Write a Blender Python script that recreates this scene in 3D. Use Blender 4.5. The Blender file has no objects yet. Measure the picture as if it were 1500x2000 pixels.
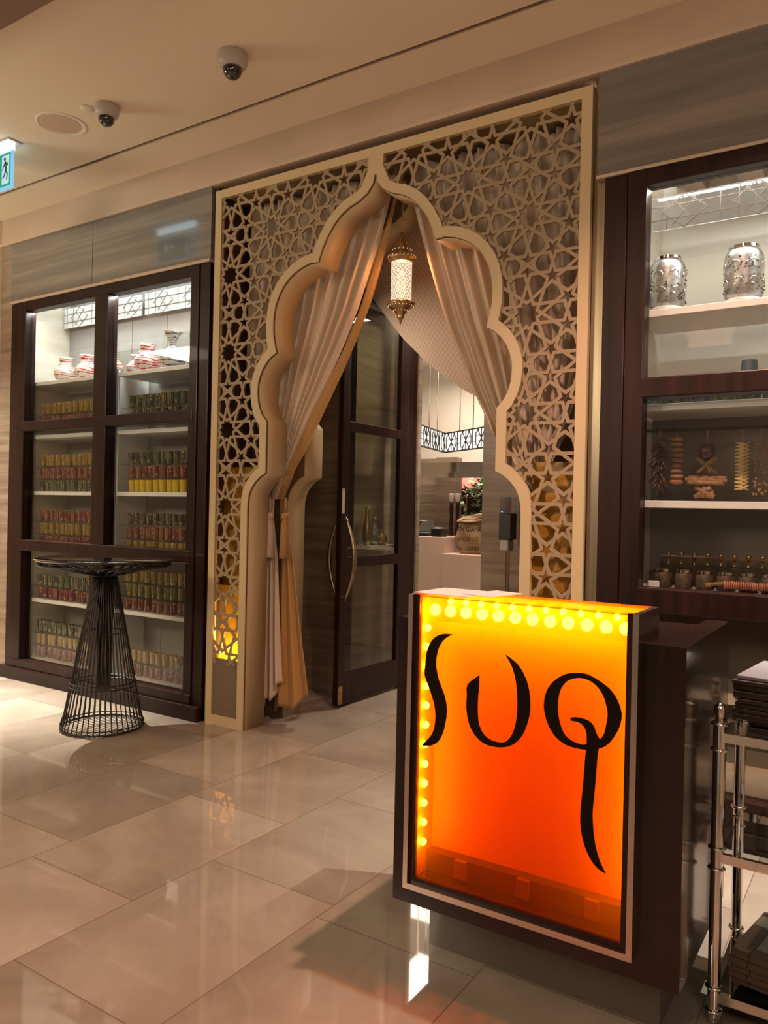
import bpy, bmesh, math, random
from mathutils import Matrix, Vector
random.seed(7)
PI = math.pi
SC = bpy.context.scene
COL = SC.collection

# ------------------------------------------------------------------ camera, world, lights, exposure
CAM = Vector((0.0, -3.7356, 1.45))
YAW, PITCH, ROLL, FPX = -0.577202, -0.0021946, 0.0219028, 1520.0
fw = Vector((math.sin(YAW)*math.cos(PITCH), math.cos(YAW)*math.cos(PITCH), math.sin(PITCH)))
rt = Vector((math.cos(YAW), -math.sin(YAW), 0)); up = rt.cross(fw)
r2 = rt*math.cos(ROLL)+up*math.sin(ROLL); u2 = -rt*math.sin(ROLL)+up*math.cos(ROLL)
cd = bpy.data.cameras.new('camera'); cam = bpy.data.objects.new('camera', cd); COL.objects.link(cam)
cam.matrix_world = Matrix(((r2.x, u2.x, -fw.x, CAM.x), (r2.y, u2.y, -fw.y, CAM.y), (r2.z, u2.z, -fw.z, CAM.z), (0, 0, 0, 1)))
cd.sensor_fit = 'HORIZONTAL'; cd.sensor_width = 36; cd.lens = FPX/1500*36; cd.clip_start = 0.02
SC.camera = cam
SC.view_settings.view_transform = 'Standard'; SC.view_settings.look = 'None'
SC.view_settings.exposure = -0.12; SC.view_settings.gamma = 1.0; SC.view_settings.use_curve_mapping = False
SC.cycles.use_denoising = True
SC.cycles.max_bounces = 8; SC.cycles.transparent_max_bounces = 16
SC.cycles.sample_clamp_indirect = 4.0; SC.cycles.caustics_reflective = False; SC.cycles.caustics_refractive = False
W = bpy.data.worlds.new('world'); SC.world = W; W.use_nodes = True
W.node_tree.nodes['Background'].inputs[0].default_value = (0.85, 0.66, 0.50, 1)
W.node_tree.nodes['Background'].inputs[1].default_value = 0.28

def area(name, loc, size, power, color, rot=(0, 0, 0), sy=None, spread=PI):
    l = bpy.data.lights.new(name, 'AREA'); l.energy = power; l.color = color; l.size = size; l.spread = spread
    if sy: l.shape = 'RECTANGLE'; l.size_y = sy
    o = bpy.data.objects.new(name, l); o.location = loc; o.rotation_euler = rot; COL.objects.link(o); return o
def spot(name, loc, power, color, ang=100, blend=1.0, rad=0.01, rot=(0, 0, 0)):
    l = bpy.data.lights.new(name, 'SPOT'); l.energy = power; l.color = color; l.spot_size = math.radians(ang); l.spot_blend = blend; l.shadow_soft_size = rad
    o = bpy.data.objects.new(name, l); o.location = loc; o.rotation_euler = rot; COL.objects.link(o); return o
WARM = (1.0, 0.80, 0.57); WARM2 = (1.0, 0.86, 0.66); PINK = (1.0, 0.60, 0.48); DAY = (1.0, 0.93, 0.80)
# unseen area lights added as soft fill behind and beside the camera
area('corridor_fill', (-4.9, -6.4, 3.3), 1.8, 135, WARM, rot=(math.radians(62), 0, 0), sy=0.9)
area('corridor_fill', (-7.6, -3.2, 3.4), 0.8, 50, WARM2, sy=0.8)
rl = area('corridor_fill', (1.3, -4.7, 3.1), 0.9, 34, (1.0, 0.78, 0.60), sy=0.9)  # fill added from the right for the left arch jamb
rl.rotation_euler = Vector((-4.3, 4.7, -0.9)).to_track_quat('-Z', 'Y').to_euler()
area('ceiling_fill', (-6.8, -3.0, 2.7), 1.5, 140, (1.0, 0.88, 0.62), rot=(PI, 0, 0), sy=1.0)  # unseen fill aimed upwards, added to brighten the ceiling
area('ceiling_fill', (-1.5, -4.4, 2.7), 1.5, 42, WARM, rot=(PI, 0, 0), sy=1.0)  # second added ceiling fill, weaker
# recessed lamps in the ceiling slot above the shopfront
spot('slot_lamp', (-6.3, -0.314, 3.905), 3600, DAY, 74, 0.7)
spot('slot_lamp', (0.1, -0.314, 3.905), 1300, DAY, 84)
# downlight over the lectern
spot('downlight', (-0.6, -1.26, 3.80), 430, (1.0, 0.58, 0.43), 120, 0.8, 0.03)
# show-window lighting
area('case_lamp', (-5.05, 0.20, 3.30), 2.0, 13, (0.93, 1.0, 0.97), sy=0.25)
area('case_lamp', (-5.05, 0.070, 3.017), 1.9, 22, (0.93, 1.0, 0.97), sy=0.015)  # front strip added to brighten the shelf edges
area('case_lamp', (-0.25, 0.30, 3.32), 1.6, 22, (0.97, 1.0, 0.95), sy=0.3)
area('case_lamp', (-0.40, 0.070, 3.004), 1.2, 14, (0.97, 1.0, 0.95), sy=0.015)
# shop interior
area('shop_lamp', (-3.6, 3.0, 3.35), 1.2, 80, (1.0, 0.80, 0.62), sy=1.2)
area('shop_lamp', (-4.6, 5.0, 3.35), 1.6, 95, (1.0, 0.82, 0.65), sy=1.6)
spot('door_downlight', (-2.9, 1.80, 3.13), 160, DAY, 66, 0.5, 0.03)
area('vestibule_fill', (-2.85, 1.55, 3.05), 0.3, 16, WARM2)  # fill added to brighten the vestibule walls, no fitting there
area('shop_wall_fill', (-4.6, 4.6, 2.5), 0.8, 30, WARM2, rot=(PI, 0, 0))  # upward fill added to brighten the shop's back wall

# ------------------------------------------------------------------ materials
class M: pass
def nodes(name):
    m = bpy.data.materials.new(name); m.use_nodes = True; nt = m.node_tree
    return m, nt, nt.nodes['Principled BSDF']
def N(nt, t, **kw):
    n = nt.nodes.new(t)
    for k, v in kw.items():
        if k in n.inputs: n.inputs[k].default_value = v
        else: setattr(n, k, v)
    return n
def coords(nt, scale=(1, 1, 1), rot=(0, 0, 0), kind='Object'):
    tc = N(nt, 'ShaderNodeTexCoord'); mp = N(nt, 'ShaderNodeMapping')
    mp.inputs['Scale'].default_value = scale; mp.inputs['Rotation'].default_value = rot
    nt.links.new(tc.outputs[kind], mp.inputs[0]); return mp.outputs[0]
def ramp(nt, fac, stops):
    r = N(nt, 'ShaderNodeValToRGB'); el = r.color_ramp.elements
    while len(el) < len(stops): el.new(0.5)
    for e, (p, c) in zip(el, stops): e.position = p; e.color = (*c, 1)
    nt.links.new(fac, r.inputs[0]); return r.outputs[0]
def math_(nt, op, a, b=None, c=None):
    n = N(nt, 'ShaderNodeMath', operation=op)
    for i, v in enumerate((a, b, c)):
        if v is None: continue
        if isinstance(v, (int, float)): n.inputs[i].default_value = v
        else: nt.links.new(v, n.inputs[i])
    return n.outputs[0]
def mat(name, col, rough=0.5, metal=0.0, coat=0.0, vary=0.12, scale=(8, 8, 8), bump=0.0, detail=4, spec=0.5, sheen=0.0):
    m, nt, p = nodes(name)
    nz = N(nt, 'ShaderNodeTexNoise', Scale=1.0, Detail=detail); nt.links.new(coords(nt, scale), nz.inputs[0])
    lo = tuple(c*(1-vary) for c in col); hi = tuple(min(1, c*(1+vary)) for c in col)
    nt.links.new(ramp(nt, nz.outputs[0], [(0.3, lo), (0.7, hi)]), p.inputs['Base Color'])
    p.inputs['Roughness'].default_value = rough; p.inputs['Metallic'].default_value = metal
    p.inputs['Coat Weight'].default_value = coat; p.inputs['Coat Roughness'].default_value = 0.05
    p.inputs['Specular IOR Level'].default_value = spec; p.inputs['Sheen Weight'].default_value = sheen
    if bump:
        b = N(nt, 'ShaderNodeBump', Strength=bump, Distance=0.01); nt.links.new(nz.outputs[0], b.inputs['Height']); nt.links.new(b.outputs[0], p.inputs['Normal'])
    return m
def emit(name, col, strength, base=(0, 0, 0)):
    m, nt, p = nodes(name); nz = N(nt, 'ShaderNodeTexNoise', Scale=3.0); nt.links.new(coords(nt), nz.inputs[0])
    nt.links.new(ramp(nt, nz.outputs[0], [(0, tuple(c*.97 for c in col)), (1, col)]), p.inputs['Emission Color'])
    p.inputs['Base Color'].default_value = (*base, 1); p.inputs['Emission Strength'].default_value = strength; return m
def pane(name, tint=(1, 1, 1), rough=0.0, gloss=1.0, base=0.04, haze=None):
    m = bpy.data.materials.new(name); m.use_nodes = True; nt = m.node_tree; nt.nodes.clear()
    out = N(nt, 'ShaderNodeOutputMaterial'); tr = N(nt, 'ShaderNodeBsdfTransparent'); gl = N(nt, 'ShaderNodeBsdfGlossy', Roughness=rough)
    nz = N(nt, 'ShaderNodeTexNoise', Scale=2.0); nt.links.new(coords(nt), nz.inputs[0])
    nt.links.new(ramp(nt, nz.outputs[0], [(0, tuple(c*.98 for c in tint)), (1, tint)]), tr.inputs[0])
    lw = N(nt, 'ShaderNodeLayerWeight', Blend=0.5)
    f = math_(nt, 'MULTIPLY', math_(nt, 'MULTIPLY_ADD', math_(nt, 'POWER', lw.outputs['Facing'], 5.0), 0.90, 0.035), gloss)
    mx = N(nt, 'ShaderNodeMixShader'); nt.links.new(f, mx.inputs[0]); nt.links.new(tr.outputs[0], mx.inputs[1]); nt.links.new(gl.outputs[0], mx.inputs[2])
    last = mx.outputs[0]
    if haze:
        df = N(nt, 'ShaderNodeBsdfTranslucent'); df.inputs[0].default_value = (*haze[0], 1)
        m2 = N(nt, 'ShaderNodeMixShader'); m2.inputs[0].default_value = haze[1]
        nt.links.new(last, m2.inputs[1]); nt.links.new(df.outputs[0], m2.inputs[2]); last = m2.outputs[0]
    nt.links.new(last, out.inputs[0]); return m
def stone(name, a, b, c, rough=0.25, sc=(0.35, 0.35, 9), coat=0.3):
    m, nt, p = nodes(name)
    nz = N(nt, 'ShaderNodeTexNoise', Scale=1.6, Detail=6, Roughness=0.65, Distortion=0.25); nt.links.new(coords(nt, sc), nz.inputs[0])
    nt.links.new(ramp(nt, nz.outputs[0], [(0.3, a), (0.5, b), (0.62, c), (0.75, b)]), p.inputs['Base Color'])
    p.inputs['Roughness'].default_value = rough; p.inputs['Coat Weight'].default_value = coat; p.inputs['Coat Roughness'].default_value = 0.04
    return m
def cloth(name, col, weave=0, translucent=0.25, line=None):
    m, nt, p = nodes(name)
    nz = N(nt, 'ShaderNodeTexNoise', Scale=60.0, Detail=3); nt.links.new(coords(nt, (1, 1, 0.4)), nz.inputs[0])
    c = ramp(nt, nz.outputs[0], [(0.2, tuple(x*.93 for x in col)), (0.8, col)])
    if weave:
        sep = N(nt, 'ShaderNodeSeparateXYZ'); nt.links.new(coords(nt, (1, 1, 1), (0, math.radians(38), 0)), sep.inputs[0])
        def ln(o): return math_(nt, 'LESS_THAN', math_(nt, 'FRACT', math_(nt, 'MULTIPLY', o, weave)), 0.16)
        k = math_(nt, 'MAXIMUM', ln(sep.outputs[0]), ln(sep.outputs[2]))
        mx = N(nt, 'ShaderNodeMix', data_type='RGBA'); nt.links.new(k, mx.inputs[0]); nt.links.new(c, mx.inputs[6]); mx.inputs[7].default_value = (*line, 1); c = mx.outputs[2]
    nt.links.new(c, p.inputs['Base Color']); p.inputs['Roughness'].default_value = 0.85; p.inputs['Sheen Weight'].default_value = 0.3
    tl = N(nt, 'ShaderNodeBsdfTranslucent'); nt.links.new(c, tl.inputs[0])
    mx = N(nt, 'ShaderNodeMixShader'); mx.inputs[0].default_value = translucent
    out = nt.nodes['Material Output']; nt.links.new(p.outputs[0], mx.inputs[1]); nt.links.new(tl.outputs[0], mx.inputs[2]); nt.links.new(mx.outputs[0], out.inputs[0])
    return m
def floor_mat():
    m, nt, p = nodes('marble_tiles')
    tc = N(nt, 'ShaderNodeTexCoord'); sep = N(nt, 'ShaderNodeSeparateXYZ'); nt.links.new(tc.outputs['Object'], sep.inputs[0])
    x, y = sep.outputs[0], sep.outputs[1]
    cx = math_(nt, 'DIVIDE', math_(nt, 'ADD', x, 1.68), 0.62); ci = math_(nt, 'FLOOR', cx); fx = math_(nt, 'FRACT', cx)
    off = math_(nt, 'FRACT', math_(nt, 'MULTIPLY', math_(nt, 'SINE', math_(nt, 'ADD', math_(nt, 'MULTIPLY', ci, 12.9898), 1.2)), 43.758))
    cy = math_(nt, 'ADD', math_(nt, 'DIVIDE', y, 0.86), off); ri = math_(nt, 'FLOOR', cy); fy = math_(nt, 'FRACT', cy)
    def edge(f, w): return math_(nt, 'LESS_THAN', math_(nt, 'MINIMUM', f, math_(nt, 'SUBTRACT', 1.0, f)), w)
    g = math_(nt, 'MAXIMUM', edge(fx, 0.0032), edge(fy, 0.0024))
    cmb = N(nt, 'ShaderNodeCombineXYZ'); nt.links.new(ci, cmb.inputs[0]); nt.links.new(ri, cmb.inputs[1])
    wn = N(nt, 'ShaderNodeTexWhiteNoise', noise_dimensions='3D'); nt.links.new(cmb.outputs[0], wn.inputs[0])
    ad = N(nt, 'ShaderNodeVectorMath', operation='MULTIPLY_ADD'); nt.links.new(wn.outputs[1], ad.inputs[0]); ad.inputs[1].default_value = (9, 9, 9); nt.links.new(tc.outputs['Object'], ad.inputs[2])
    nz = N(nt, 'ShaderNodeTexNoise', Scale=1.5, Detail=7, Roughness=0.62, Distortion=0.6); nt.links.new(ad.outputs[0], nz.inputs[0])
    c1 = ramp(nt, nz.outputs[0], [(0.25, (0.225, 0.18, 0.142)), (0.5, (0.30, 0.245, 0.20)), (0.72, (0.39, 0.33, 0.275))])
    hsv = N(nt, 'ShaderNodeHueSaturation'); nt.links.new(c1, hsv.inputs['Color']); nt.links.new(math_(nt, 'MULTIPLY_ADD', wn.outputs[0], 0.30, 0.86), hsv.inputs['Value'])
    mx = N(nt, 'ShaderNodeMix', data_type='RGBA'); nt.links.new(g, mx.inputs[0]); nt.links.new(hsv.outputs[0], mx.inputs[6]); mx.inputs[7].default_value = (0.17, 0.12, 0.085, 1)
    nt.links.new(mx.outputs[2], p.inputs['Base Color'])
    p.inputs['Roughness'].default_value = 0.03; p.inputs['IOR'].default_value = 1.65
    return m

M.floor = floor_mat()
M.wood = mat('dark_mahogany', (0.018, 0.0058, 0.0042), 0.36, coat=0.06, vary=0.45, scale=(22, 22, 1.2), spec=0.25)
M.lacquer = mat('gloss_dark_veneer', (0.017, 0.005, 0.004), 0.16, coat=0.25, vary=0.4, scale=(45, 45, 1.5), spec=0.35)
M.cream = mat('cream_lacquer', (0.54, 0.41, 0.24), 0.42, vary=0.03, scale=(3, 3, 3))
M.lattice = mat('sand_lacquer', (0.30, 0.215, 0.125), 0.5, vary=0.04, scale=(3, 3, 3))
M.reveal = mat('dark_reveal', (0.06, 0.03, 0.018), 0.6)
M.ceiling = mat('painted_plaster', (0.80, 0.70, 0.55), 0.85, vary=0.02, scale=(0.8, 0.8, 0.8))
M.fascia = mat('travertine_fascia', (0.50, 0.385, 0.30), 0.55, vary=0.08, scale=(2, 2, 3))
M.bulk = mat('brown_plaster', (0.22, 0.14, 0.10), 0.8, vary=0.03)
M.header = stone('striped_grey_marble', (0.12, 0.11, 0.105), (0.17, 0.155, 0.145), (0.23, 0.205, 0.18), 0.12, (0.25, 0.25, 6), 0.5)
M.stone = stone('striped_travertine', (0.15, 0.105, 0.075), (0.27, 0.20, 0.145), (0.35, 0.27, 0.20), 0.3, (0.6, 0.6, 9), 0.3)
M.stone_light = stone('pale_marble', (0.60, 0.52, 0.41), (0.74, 0.66, 0.54), (0.82, 0.76, 0.66), 0.3, (0.5, 0.5, 4), 0.2)
M.greypanel = mat('grey_cabinet_panel', (0.34, 0.31, 0.29), 0.5, vary=0.04)
M.taupe = mat('taupe_back_panel', (0.16, 0.125, 0.095), 0.6, vary=0.06)
M.white = mat('white_laminate', (0.80, 0.80, 0.77), 0.3, vary=0.02)
M.whitewall = mat('offwhite_wall', (0.74, 0.68, 0.60), 0.6, vary=0.02)
M.glass = pane('window_glass', (0.97, 0.98, 0.97))
M.doorglass = pane('door_glass', (0.85, 0.86, 0.80), gloss=1.6)
M.acrylic = pane('clear_acrylic', (0.93, 0.97, 0.96), gloss=1.5)
M.orangeglass = pane('orange_glass', (1.0, 0.50, 0.13), gloss=0.35, haze=((1.0, 0.45, 0.0), 0.10))
M.bronze = mat('brushed_bronze', (0.42, 0.34, 0.24), 0.28, metal=1.0, vary=0.15, scale=(60, 60, 1))
M.steel = mat('satin_steel', (0.62, 0.50, 0.44), 0.22, metal=1.0, vary=0.06, scale=(3, 3, 40))
M.chrome = mat('chrome', (0.80, 0.76, 0.73), 0.05, metal=1.0, vary=0.02)
M.black = mat('black_powder_coat', (0.010, 0.008, 0.007), 0.35, vary=0.2)
M.blackglass = mat('black_glass', (0.02, 0.017, 0.015), 0.04, coat=1.0)
M.vinyl = mat('black_vinyl', (0.010, 0.004, 0.002), 0.7, spec=0.1)
M.brass = mat('antique_brass', (0.46, 0.31, 0.15), 0.32, metal=1.0, vary=0.35, scale=(60, 60, 60))
M.curtain = cloth('blush_curtain', (0.76, 0.62, 0.49), translucent=0.2)
M.lining = cloth('gold_brown_lining', (0.50, 0.27, 0.09), translucent=0.25)
M.canopy = cloth('checked_voile', (0.47, 0.36, 0.28), weave=34, translucent=0.35, line=(0.34, 0.24, 0.17))
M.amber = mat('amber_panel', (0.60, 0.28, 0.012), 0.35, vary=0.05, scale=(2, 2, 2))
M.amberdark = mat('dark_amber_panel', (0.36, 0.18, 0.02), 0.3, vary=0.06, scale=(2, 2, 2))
M.kick = mat('brown_kick_plate', (0.17, 0.115, 0.07), 0.5, vary=0.04)
M.orangepanel = mat('orange_back_panel', (0.92, 0.37, 0.003), 0.55, vary=0.03, scale=(2, 2, 2))
M.bulb = emit('amber_bulb', (1.0, 0.80, 0.36), 62.0)
M.paper = mat('white_paper', (0.62, 0.58, 0.58), 0.7, vary=0.02)
M.camwhite = mat('camera_housing', (0.50, 0.45, 0.43), 0.4, vary=0.02)
M.burlap = mat('burlap', (0.33, 0.22, 0.12), 0.95, vary=0.35, scale=(140, 140, 140), bump=0.6)
M.ink = mat('dark_print', (0.03, 0.018, 0.012), 0.9)
M.silver = mat('embossed_silver', (0.36, 0.355, 0.36), 0.36, metal=0.8, vary=0.45, scale=(38, 38, 38), bump=0.12)
M.counter = mat('pink_white_solid_surface', (0.70, 0.53, 0.45), 0.4, vary=0.02)
M.leaf = mat('green_leaf', (0.30, 0.42, 0.24), 0.35, vary=0.4, scale=(30, 30, 30))

# ------------------------------------------------------------------ helpers
class MB:
    def __init__(s): s.bm = bmesh.new()
    def box(s, x0, x1, y0, y1, z0, z1):
        v = [s.bm.verts.new(p) for p in ((x0, y0, z0), (x1, y0, z0), (x1, y1, z0), (x0, y1, z0), (x0, y0, z1), (x1, y0, z1), (x1, y1, z1), (x0, y1, z1))]
        for f in ((3, 2, 1, 0), (4, 5, 6, 7), (0, 1, 5, 4), (1, 2, 6, 5), (2, 3, 7, 6), (3, 0, 4, 7)): s.bm.faces.new([v[i] for i in f])
        return s
    def bar(s, a, b, w, y0, y1):   # flat strap in the XZ plane
        d = Vector((b[0]-a[0], b[1]-a[1])); L = d.length
        if L < 1e-4: return s
        n = Vector((-d.y, d.x))/L*w/2
        P = [(a[0]+n.x, a[1]+n.y), (a[0]-n.x, a[1]-n.y), (b[0]-n.x, b[1]-n.y), (b[0]+n.x, b[1]+n.y)]
        v = [s.bm.verts.new((p[0], y, p[1])) for y in (y0, y1) for p in P]
        for f in ((0, 1, 2, 3), (7, 6, 5, 4), (0, 4, 5, 1), (1, 5, 6, 2), (2, 6, 7, 3), (3, 7, 4, 0)): s.bm.faces.new([v[i] for i in f])
        return s
    def tube(s, pts, r, n=8, closed=False):
        pts = [Vector(p) for p in pts]; rings = []; K = len(pts)
        ref = None
        for i, p in enumerate(pts):
            a = pts[(i-1) % K] if (closed or i > 0) else p; b = pts[(i+1) % K] if (closed or i < K-1) else p
            t = (b-a).normalized()
            if ref is None: ref = Vector((0, 0, 1)) if abs(t.z) < 0.9 else Vector((1, 0, 0))
            u = t.cross(ref).normalized(); w = u.cross(t).normalized(); ref = w
            rr = r[i] if isinstance(r, (list, tuple)) else r
            rings.append([s.bm.verts.new(p+(u*math.cos(2*PI*k/n)+w*math.sin(2*PI*k/n))*rr) for k in range(n)])
        for i in range(K if closed else K-1):
            A, B = rings[i], rings[(i+1) % K]
            for k in range(n):
                s.bm.faces.new((A[k], A[(k+1) % n], B[(k+1) % n], B[k]))
        if not closed: s.bm.faces.new(rings[0][::-1]); s.bm.faces.new(rings[-1])
        return s
    def lathe(s, prof, c=(0, 0, 0), n=24, sx=1.0):
        rings = []
        for r, z in prof:
            if r < 1e-5: rings.append([s.bm.verts.new((c[0], c[1], c[2]+z))])
            else: rings.append([s.bm.verts.new((c[0]+r*math.cos(2*PI*k/n)*sx, c[1]+r*math.sin(2*PI*k/n), c[2]+z)) for k in range(n)])
        for A, B in zip(rings, rings[1:]):
            for k in range(n):
                a, b = A[k % len(A)], A[(k+1) % len(A)]; cc, d = B[(k+1) % len(B)], B[k % len(B)]
                vs = []
                for q in (a, b, cc, d):
                    if q not in vs: vs.append(q)
                if len(vs) > 2:
                    try: s.bm.faces.new(vs)
                    except ValueError: pass
        return s
    def grid(s, f, nu, nv):
        g = [[s.bm.verts.new(f(i/nu, j/nv)) for i in range(nu+1)] for j in range(nv+1)]
        for j in range(nv):
            for i in range(nu): s.bm.faces.new((g[j][i], g[j][i+1], g[j+1][i+1], g[j+1][i]))
        return s
    def strip(s, pts, y0, y1):   # ribbon following an XZ polyline between two depths
        A = [s.bm.verts.new((p[0], y0, p[1])) for p in pts]; B = [s.bm.verts.new((p[0], y1, p[1])) for p in pts]
        for i in range(len(pts)-1): s.bm.faces.new((A[i], A[i+1], B[i+1], B[i]))
        return s
    def quad(s, *P): s.bm.faces.new([s.bm.verts.new(p) for p in P]); return s
    def build(s, name, m, parent=None, smooth=False, solid=0.0, bevel=0.0, origin=None):
        bmesh.ops.recalc_face_normals(s.bm, faces=s.bm.faces)
        if origin is not None: bmesh.ops.translate(s.bm, verts=s.bm.verts, vec=-Vector(origin))
        me = bpy.data.meshes.new(name); s.bm.to_mesh(me); s.bm.free(); me.materials.append(m)
        if smooth:
            for p in me.polygons: p.use_smooth = True
            if smooth != 'all': me.set_sharp_from_angle(angle=math.radians(40))
        o = bpy.data.objects.new(name, me); COL.objects.link(o)
        if origin is not None: o.location = origin
        if parent: o.parent = parent
        if solid: md = o.modifiers.new('s', 'SOLIDIFY'); md.thickness = solid; md.offset = 0
        if bevel: md = o.modifiers.new('b', 'BEVEL'); md.width = bevel; md.segments = 2; md.limit_method = 'ANGLE'
        return o
def poly2d(name, loops, y0, depth, m, parent=None):   # filled XZ outline with holes, extruded in Y
    cu = bpy.data.curves.new(name, 'CURVE'); cu.dimensions = '2D'; cu.fill_mode = 'BOTH'; cu.extrude = depth/2
    for L in loops:
        sp = cu.splines.new('POLY'); sp.points.add(len(L)-1)
        for q, (x, z) in zip(sp.points, L): q.co = (x, z, 0, 1)
        sp.use_cyclic_u = True
    tmp = bpy.data.objects.new('tmp', cu)
    me = bpy.data.meshes.new_from_object(tmp); bpy.data.objects.remove(tmp); bpy.data.curves.remove(cu)
    me.transform(Matrix.Translation((0, y0+depth/2, 0)) @ Matrix.Rotation(PI/2, 4, 'X')); me.name = name
    me.materials.clear(); me.materials.append(m)
    o = bpy.data.objects.new(name, me); COL.objects.link(o)
    if parent: o.parent = parent
    return o
def tag(o, label, cat, group=None, kind=None):
    o['label'] = label; o['category'] = cat
    if group: o['group'] = group
    if kind: o['kind'] = kind
    return o
def thing(name, label, cat, loc=(0, 0, 0), group=None):
    o = bpy.data.objects.new(name, None); COL.objects.link(o); o.location = loc; o.empty_display_size = 0.1
    return tag(o, label, cat, group)
def struct(name, mb, m, **kw):
    o = mb.build(name, m, **kw)
    if not kw.get('parent'): o['kind'] = 'structure'
    return o
def dup(root, loc, label=None, group=None, rotz=None, parent=None):
    r = root.copy(); COL.objects.link(r); r.location = loc
    if rotz is not None: r.rotation_euler = (0, 0, rotz)
    if label: r['label'] = label
    if group: r['group'] = group
    for ch in [o for o in SRC.get(root.name, [])]:
        c = ch.copy(); COL.objects.link(c); c.parent = r
    return r
SRC = {}
def lerp(tab, z):
    tab = sorted(tab)
    if z <= tab[0][0]: return tab[0][1]
    for (a, x), (b, y) in zip(tab, tab[1:]):
        if z <= b: return x+(y-x)*(z-a)/(b-a)
    return tab[-1][1]

# ------------------------------------------------------------------ room shell
struct('floor', MB().quad((-14, -11, 0), (6, -11, 0), (6, 9, 0), (-14, 9, 0)), M.floor)
cz = 3.83
cb = MB(); cb.box(-14, 6, -1.72, -0.335, cz, cz+0.15); cb.box(-14, 6, -0.305, 0.0, cz, cz+0.15); cb.box(-14, 6, -0.36, -0.28, cz+0.12, cz+0.2)
sl = MB().box(-14, 6, -0.337, -0.334, cz+.002, cz+0.12).box(-14, 6, -0.306, -0.303, cz+.002, cz+0.12)
struct('ceiling', cb, M.ceiling)
struct('trim_10', sl, M.fascia)
struct('ceiling_bulkhead', MB().box(-14, 6, -3.0, -1.72, 3.62, 3.98), M.bulk)
struct('ceiling_corridor', MB().box(-14, 6, -11, -3.0, cz, cz+0.15), M.ceiling)
struct('wall_front', MB().box(-6.9, 1.6, 0.0, 0.08, 3.60, 3.83).box(-6.9, 1.6, -0.018, 0.0, 3.60, 3.625), M.fascia)
struct('wall_pilaster', MB().box(-7.4, -6.36, -0.03, 0.3, 0, 3.83), M.ceiling, bevel=0.01)
struct('wall_side_strip', MB().box(-6.36, -6.20, 0.01, 0.3, 0, 3.60), M.stone)
struct('wall_right', MB().box(3.4, 3.5, -11, 0.3, 0, 3.98), M.ceiling)
struct('wall_left', MB().box(-11.1, -11, -11, 0.3, 0, 3.98), M.ceiling)
# marble headers over both windows
struct('trim_1', MB().box(-6.20, -5.135, 0.0, 0.06, 3.12, 3.60).box(-5.13, -3.87, 0.0, 0.06, 3.12, 3.60), M.header)
struct('trim_2', MB().box(-6.20, -3.87, -0.012, 0.05, 3.098, 3.12), M.fascia)
struct('trim_3', MB().box(-3.87, -3.832, 0.03, 0.1, 0.0, 3.60), M.reveal)
struct('trim_4', MB().box(-1.235, -0.20, 0.0, 0.06, 3.10, 3.60).box(-0.195, 1.6, 0.0, 0.06, 3.10, 3.60), M.header)
struct('trim_5', MB().box(-1.235, 1.6, -0.012, 0.05, 3.085, 3.10), M.fascia)
struct('trim_6', MB().box(-1.262, -1.195, 0.04, 0.05, 0.0, 3.60), M.bronze)

# ------------------------------------------------------------------ left show window
w1 = bpy.data.objects.new('window_1', None); COL.objects.link(w1); w1['kind'] = 'structure'
fy0, fy1 = 0.0, 0.085
def frames(parent, parts):
    for nm, bs in parts:
        mb = MB()
        for b in bs: mb.box(*b)
        mb.build(nm, M.wood, parent, bevel=0.006)
frames(w1, [
 ('stile', [(-6.20, -6.13, 0.01, fy1, 0, 3.098), (-6.13, -5.97, -0.01, fy1, 0.15, 3.098)]),
 ('stile', [(-4.045, -3.965, -0.01, fy1, 0.15, 3.098), (-3.965, -3.87, 0.0, fy1, 0, 3.098)]),
 ('mullion', [(-5.078, -4.925, -0.01, fy1, 0.15, 3.02)]),
 ('rail', [(-6.0, -4.0, -0.005, fy1, 3.02, 3.098)]),
 ('rail', [(-6.0, -4.0, -0.015, fy1, 2.03, 2.112)]),
 ('rail', [(-6.0, -4.0, -0.015, fy1, 1.055, 1.145)]),
 ('sill_rail', [(-6.13, -3.965, -0.02, fy1, 0.10, 0.165), (-6.20, -3.87, -0.045, fy1, 0, 0.10)])])
for a, b in ((-5.97, -5.078), (-4.925, -4.045)):
    for c, d in ((0.165, 1.055), (1.145, 2.03), (2.112, 3.02)):
        MB().box(a, b, 0.045, 0.051, c, d).build('glass_pane', M.glass, w1)
# display case joinery
t = thing('display_case', 'tall white shelved display case behind the left show window', 'display case', (-5.05, 0.3, 0))
inv = Matrix.Translation((5.05, -0.3, 0))
def P(mb, name, m, par, **kw):
    o = mb.build(name, m, None, **kw); o.parent = par; o.matrix_parent_inverse = Matrix.Translation(-Vector(par.location)); return o
P(MB().box(-6.13, -6.10, 0.10, 0.50, 0.1, 3.30), 'side_panel', M.stone_light, t)
P(MB().box(-4.02, -3.99, 0.10, 0.50, 0.1, 3.30), 'side_panel', M.white, t)
P(MB().box(-5.055, -4.925, 0.10, 0.115, 0.17, 2.47).box(-5.055, -5.035, 0.10, 0.48, 0.17, 2.47), 'divider', M.white, t)
P(MB().box(-6.10, -6.045, 0.10, 0.115, 0.17, 2.45), 'divider', M.white, t)
SH = [2.45, 2.01, 1.545, 1.09, 0.66]
for z in SH:
    for a, b in ((-6.10, -5.055), (-4.925, -4.02)):
        P(MB().box(a, b, 0.10, 0.48, z-0.03, z), 'shelf', M.white, t, bevel=0.002)
P(MB().box(-6.10, -4.02, 0.10, 0.48, 0.13, 0.17), 'base_shelf', M.white, t)
bk = MB()
for i in range(5): bk.box(-6.10+i*0.42, -6.10+i*0.42+0.414, 0.49, 0.51, 0.1, 3.34)
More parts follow.
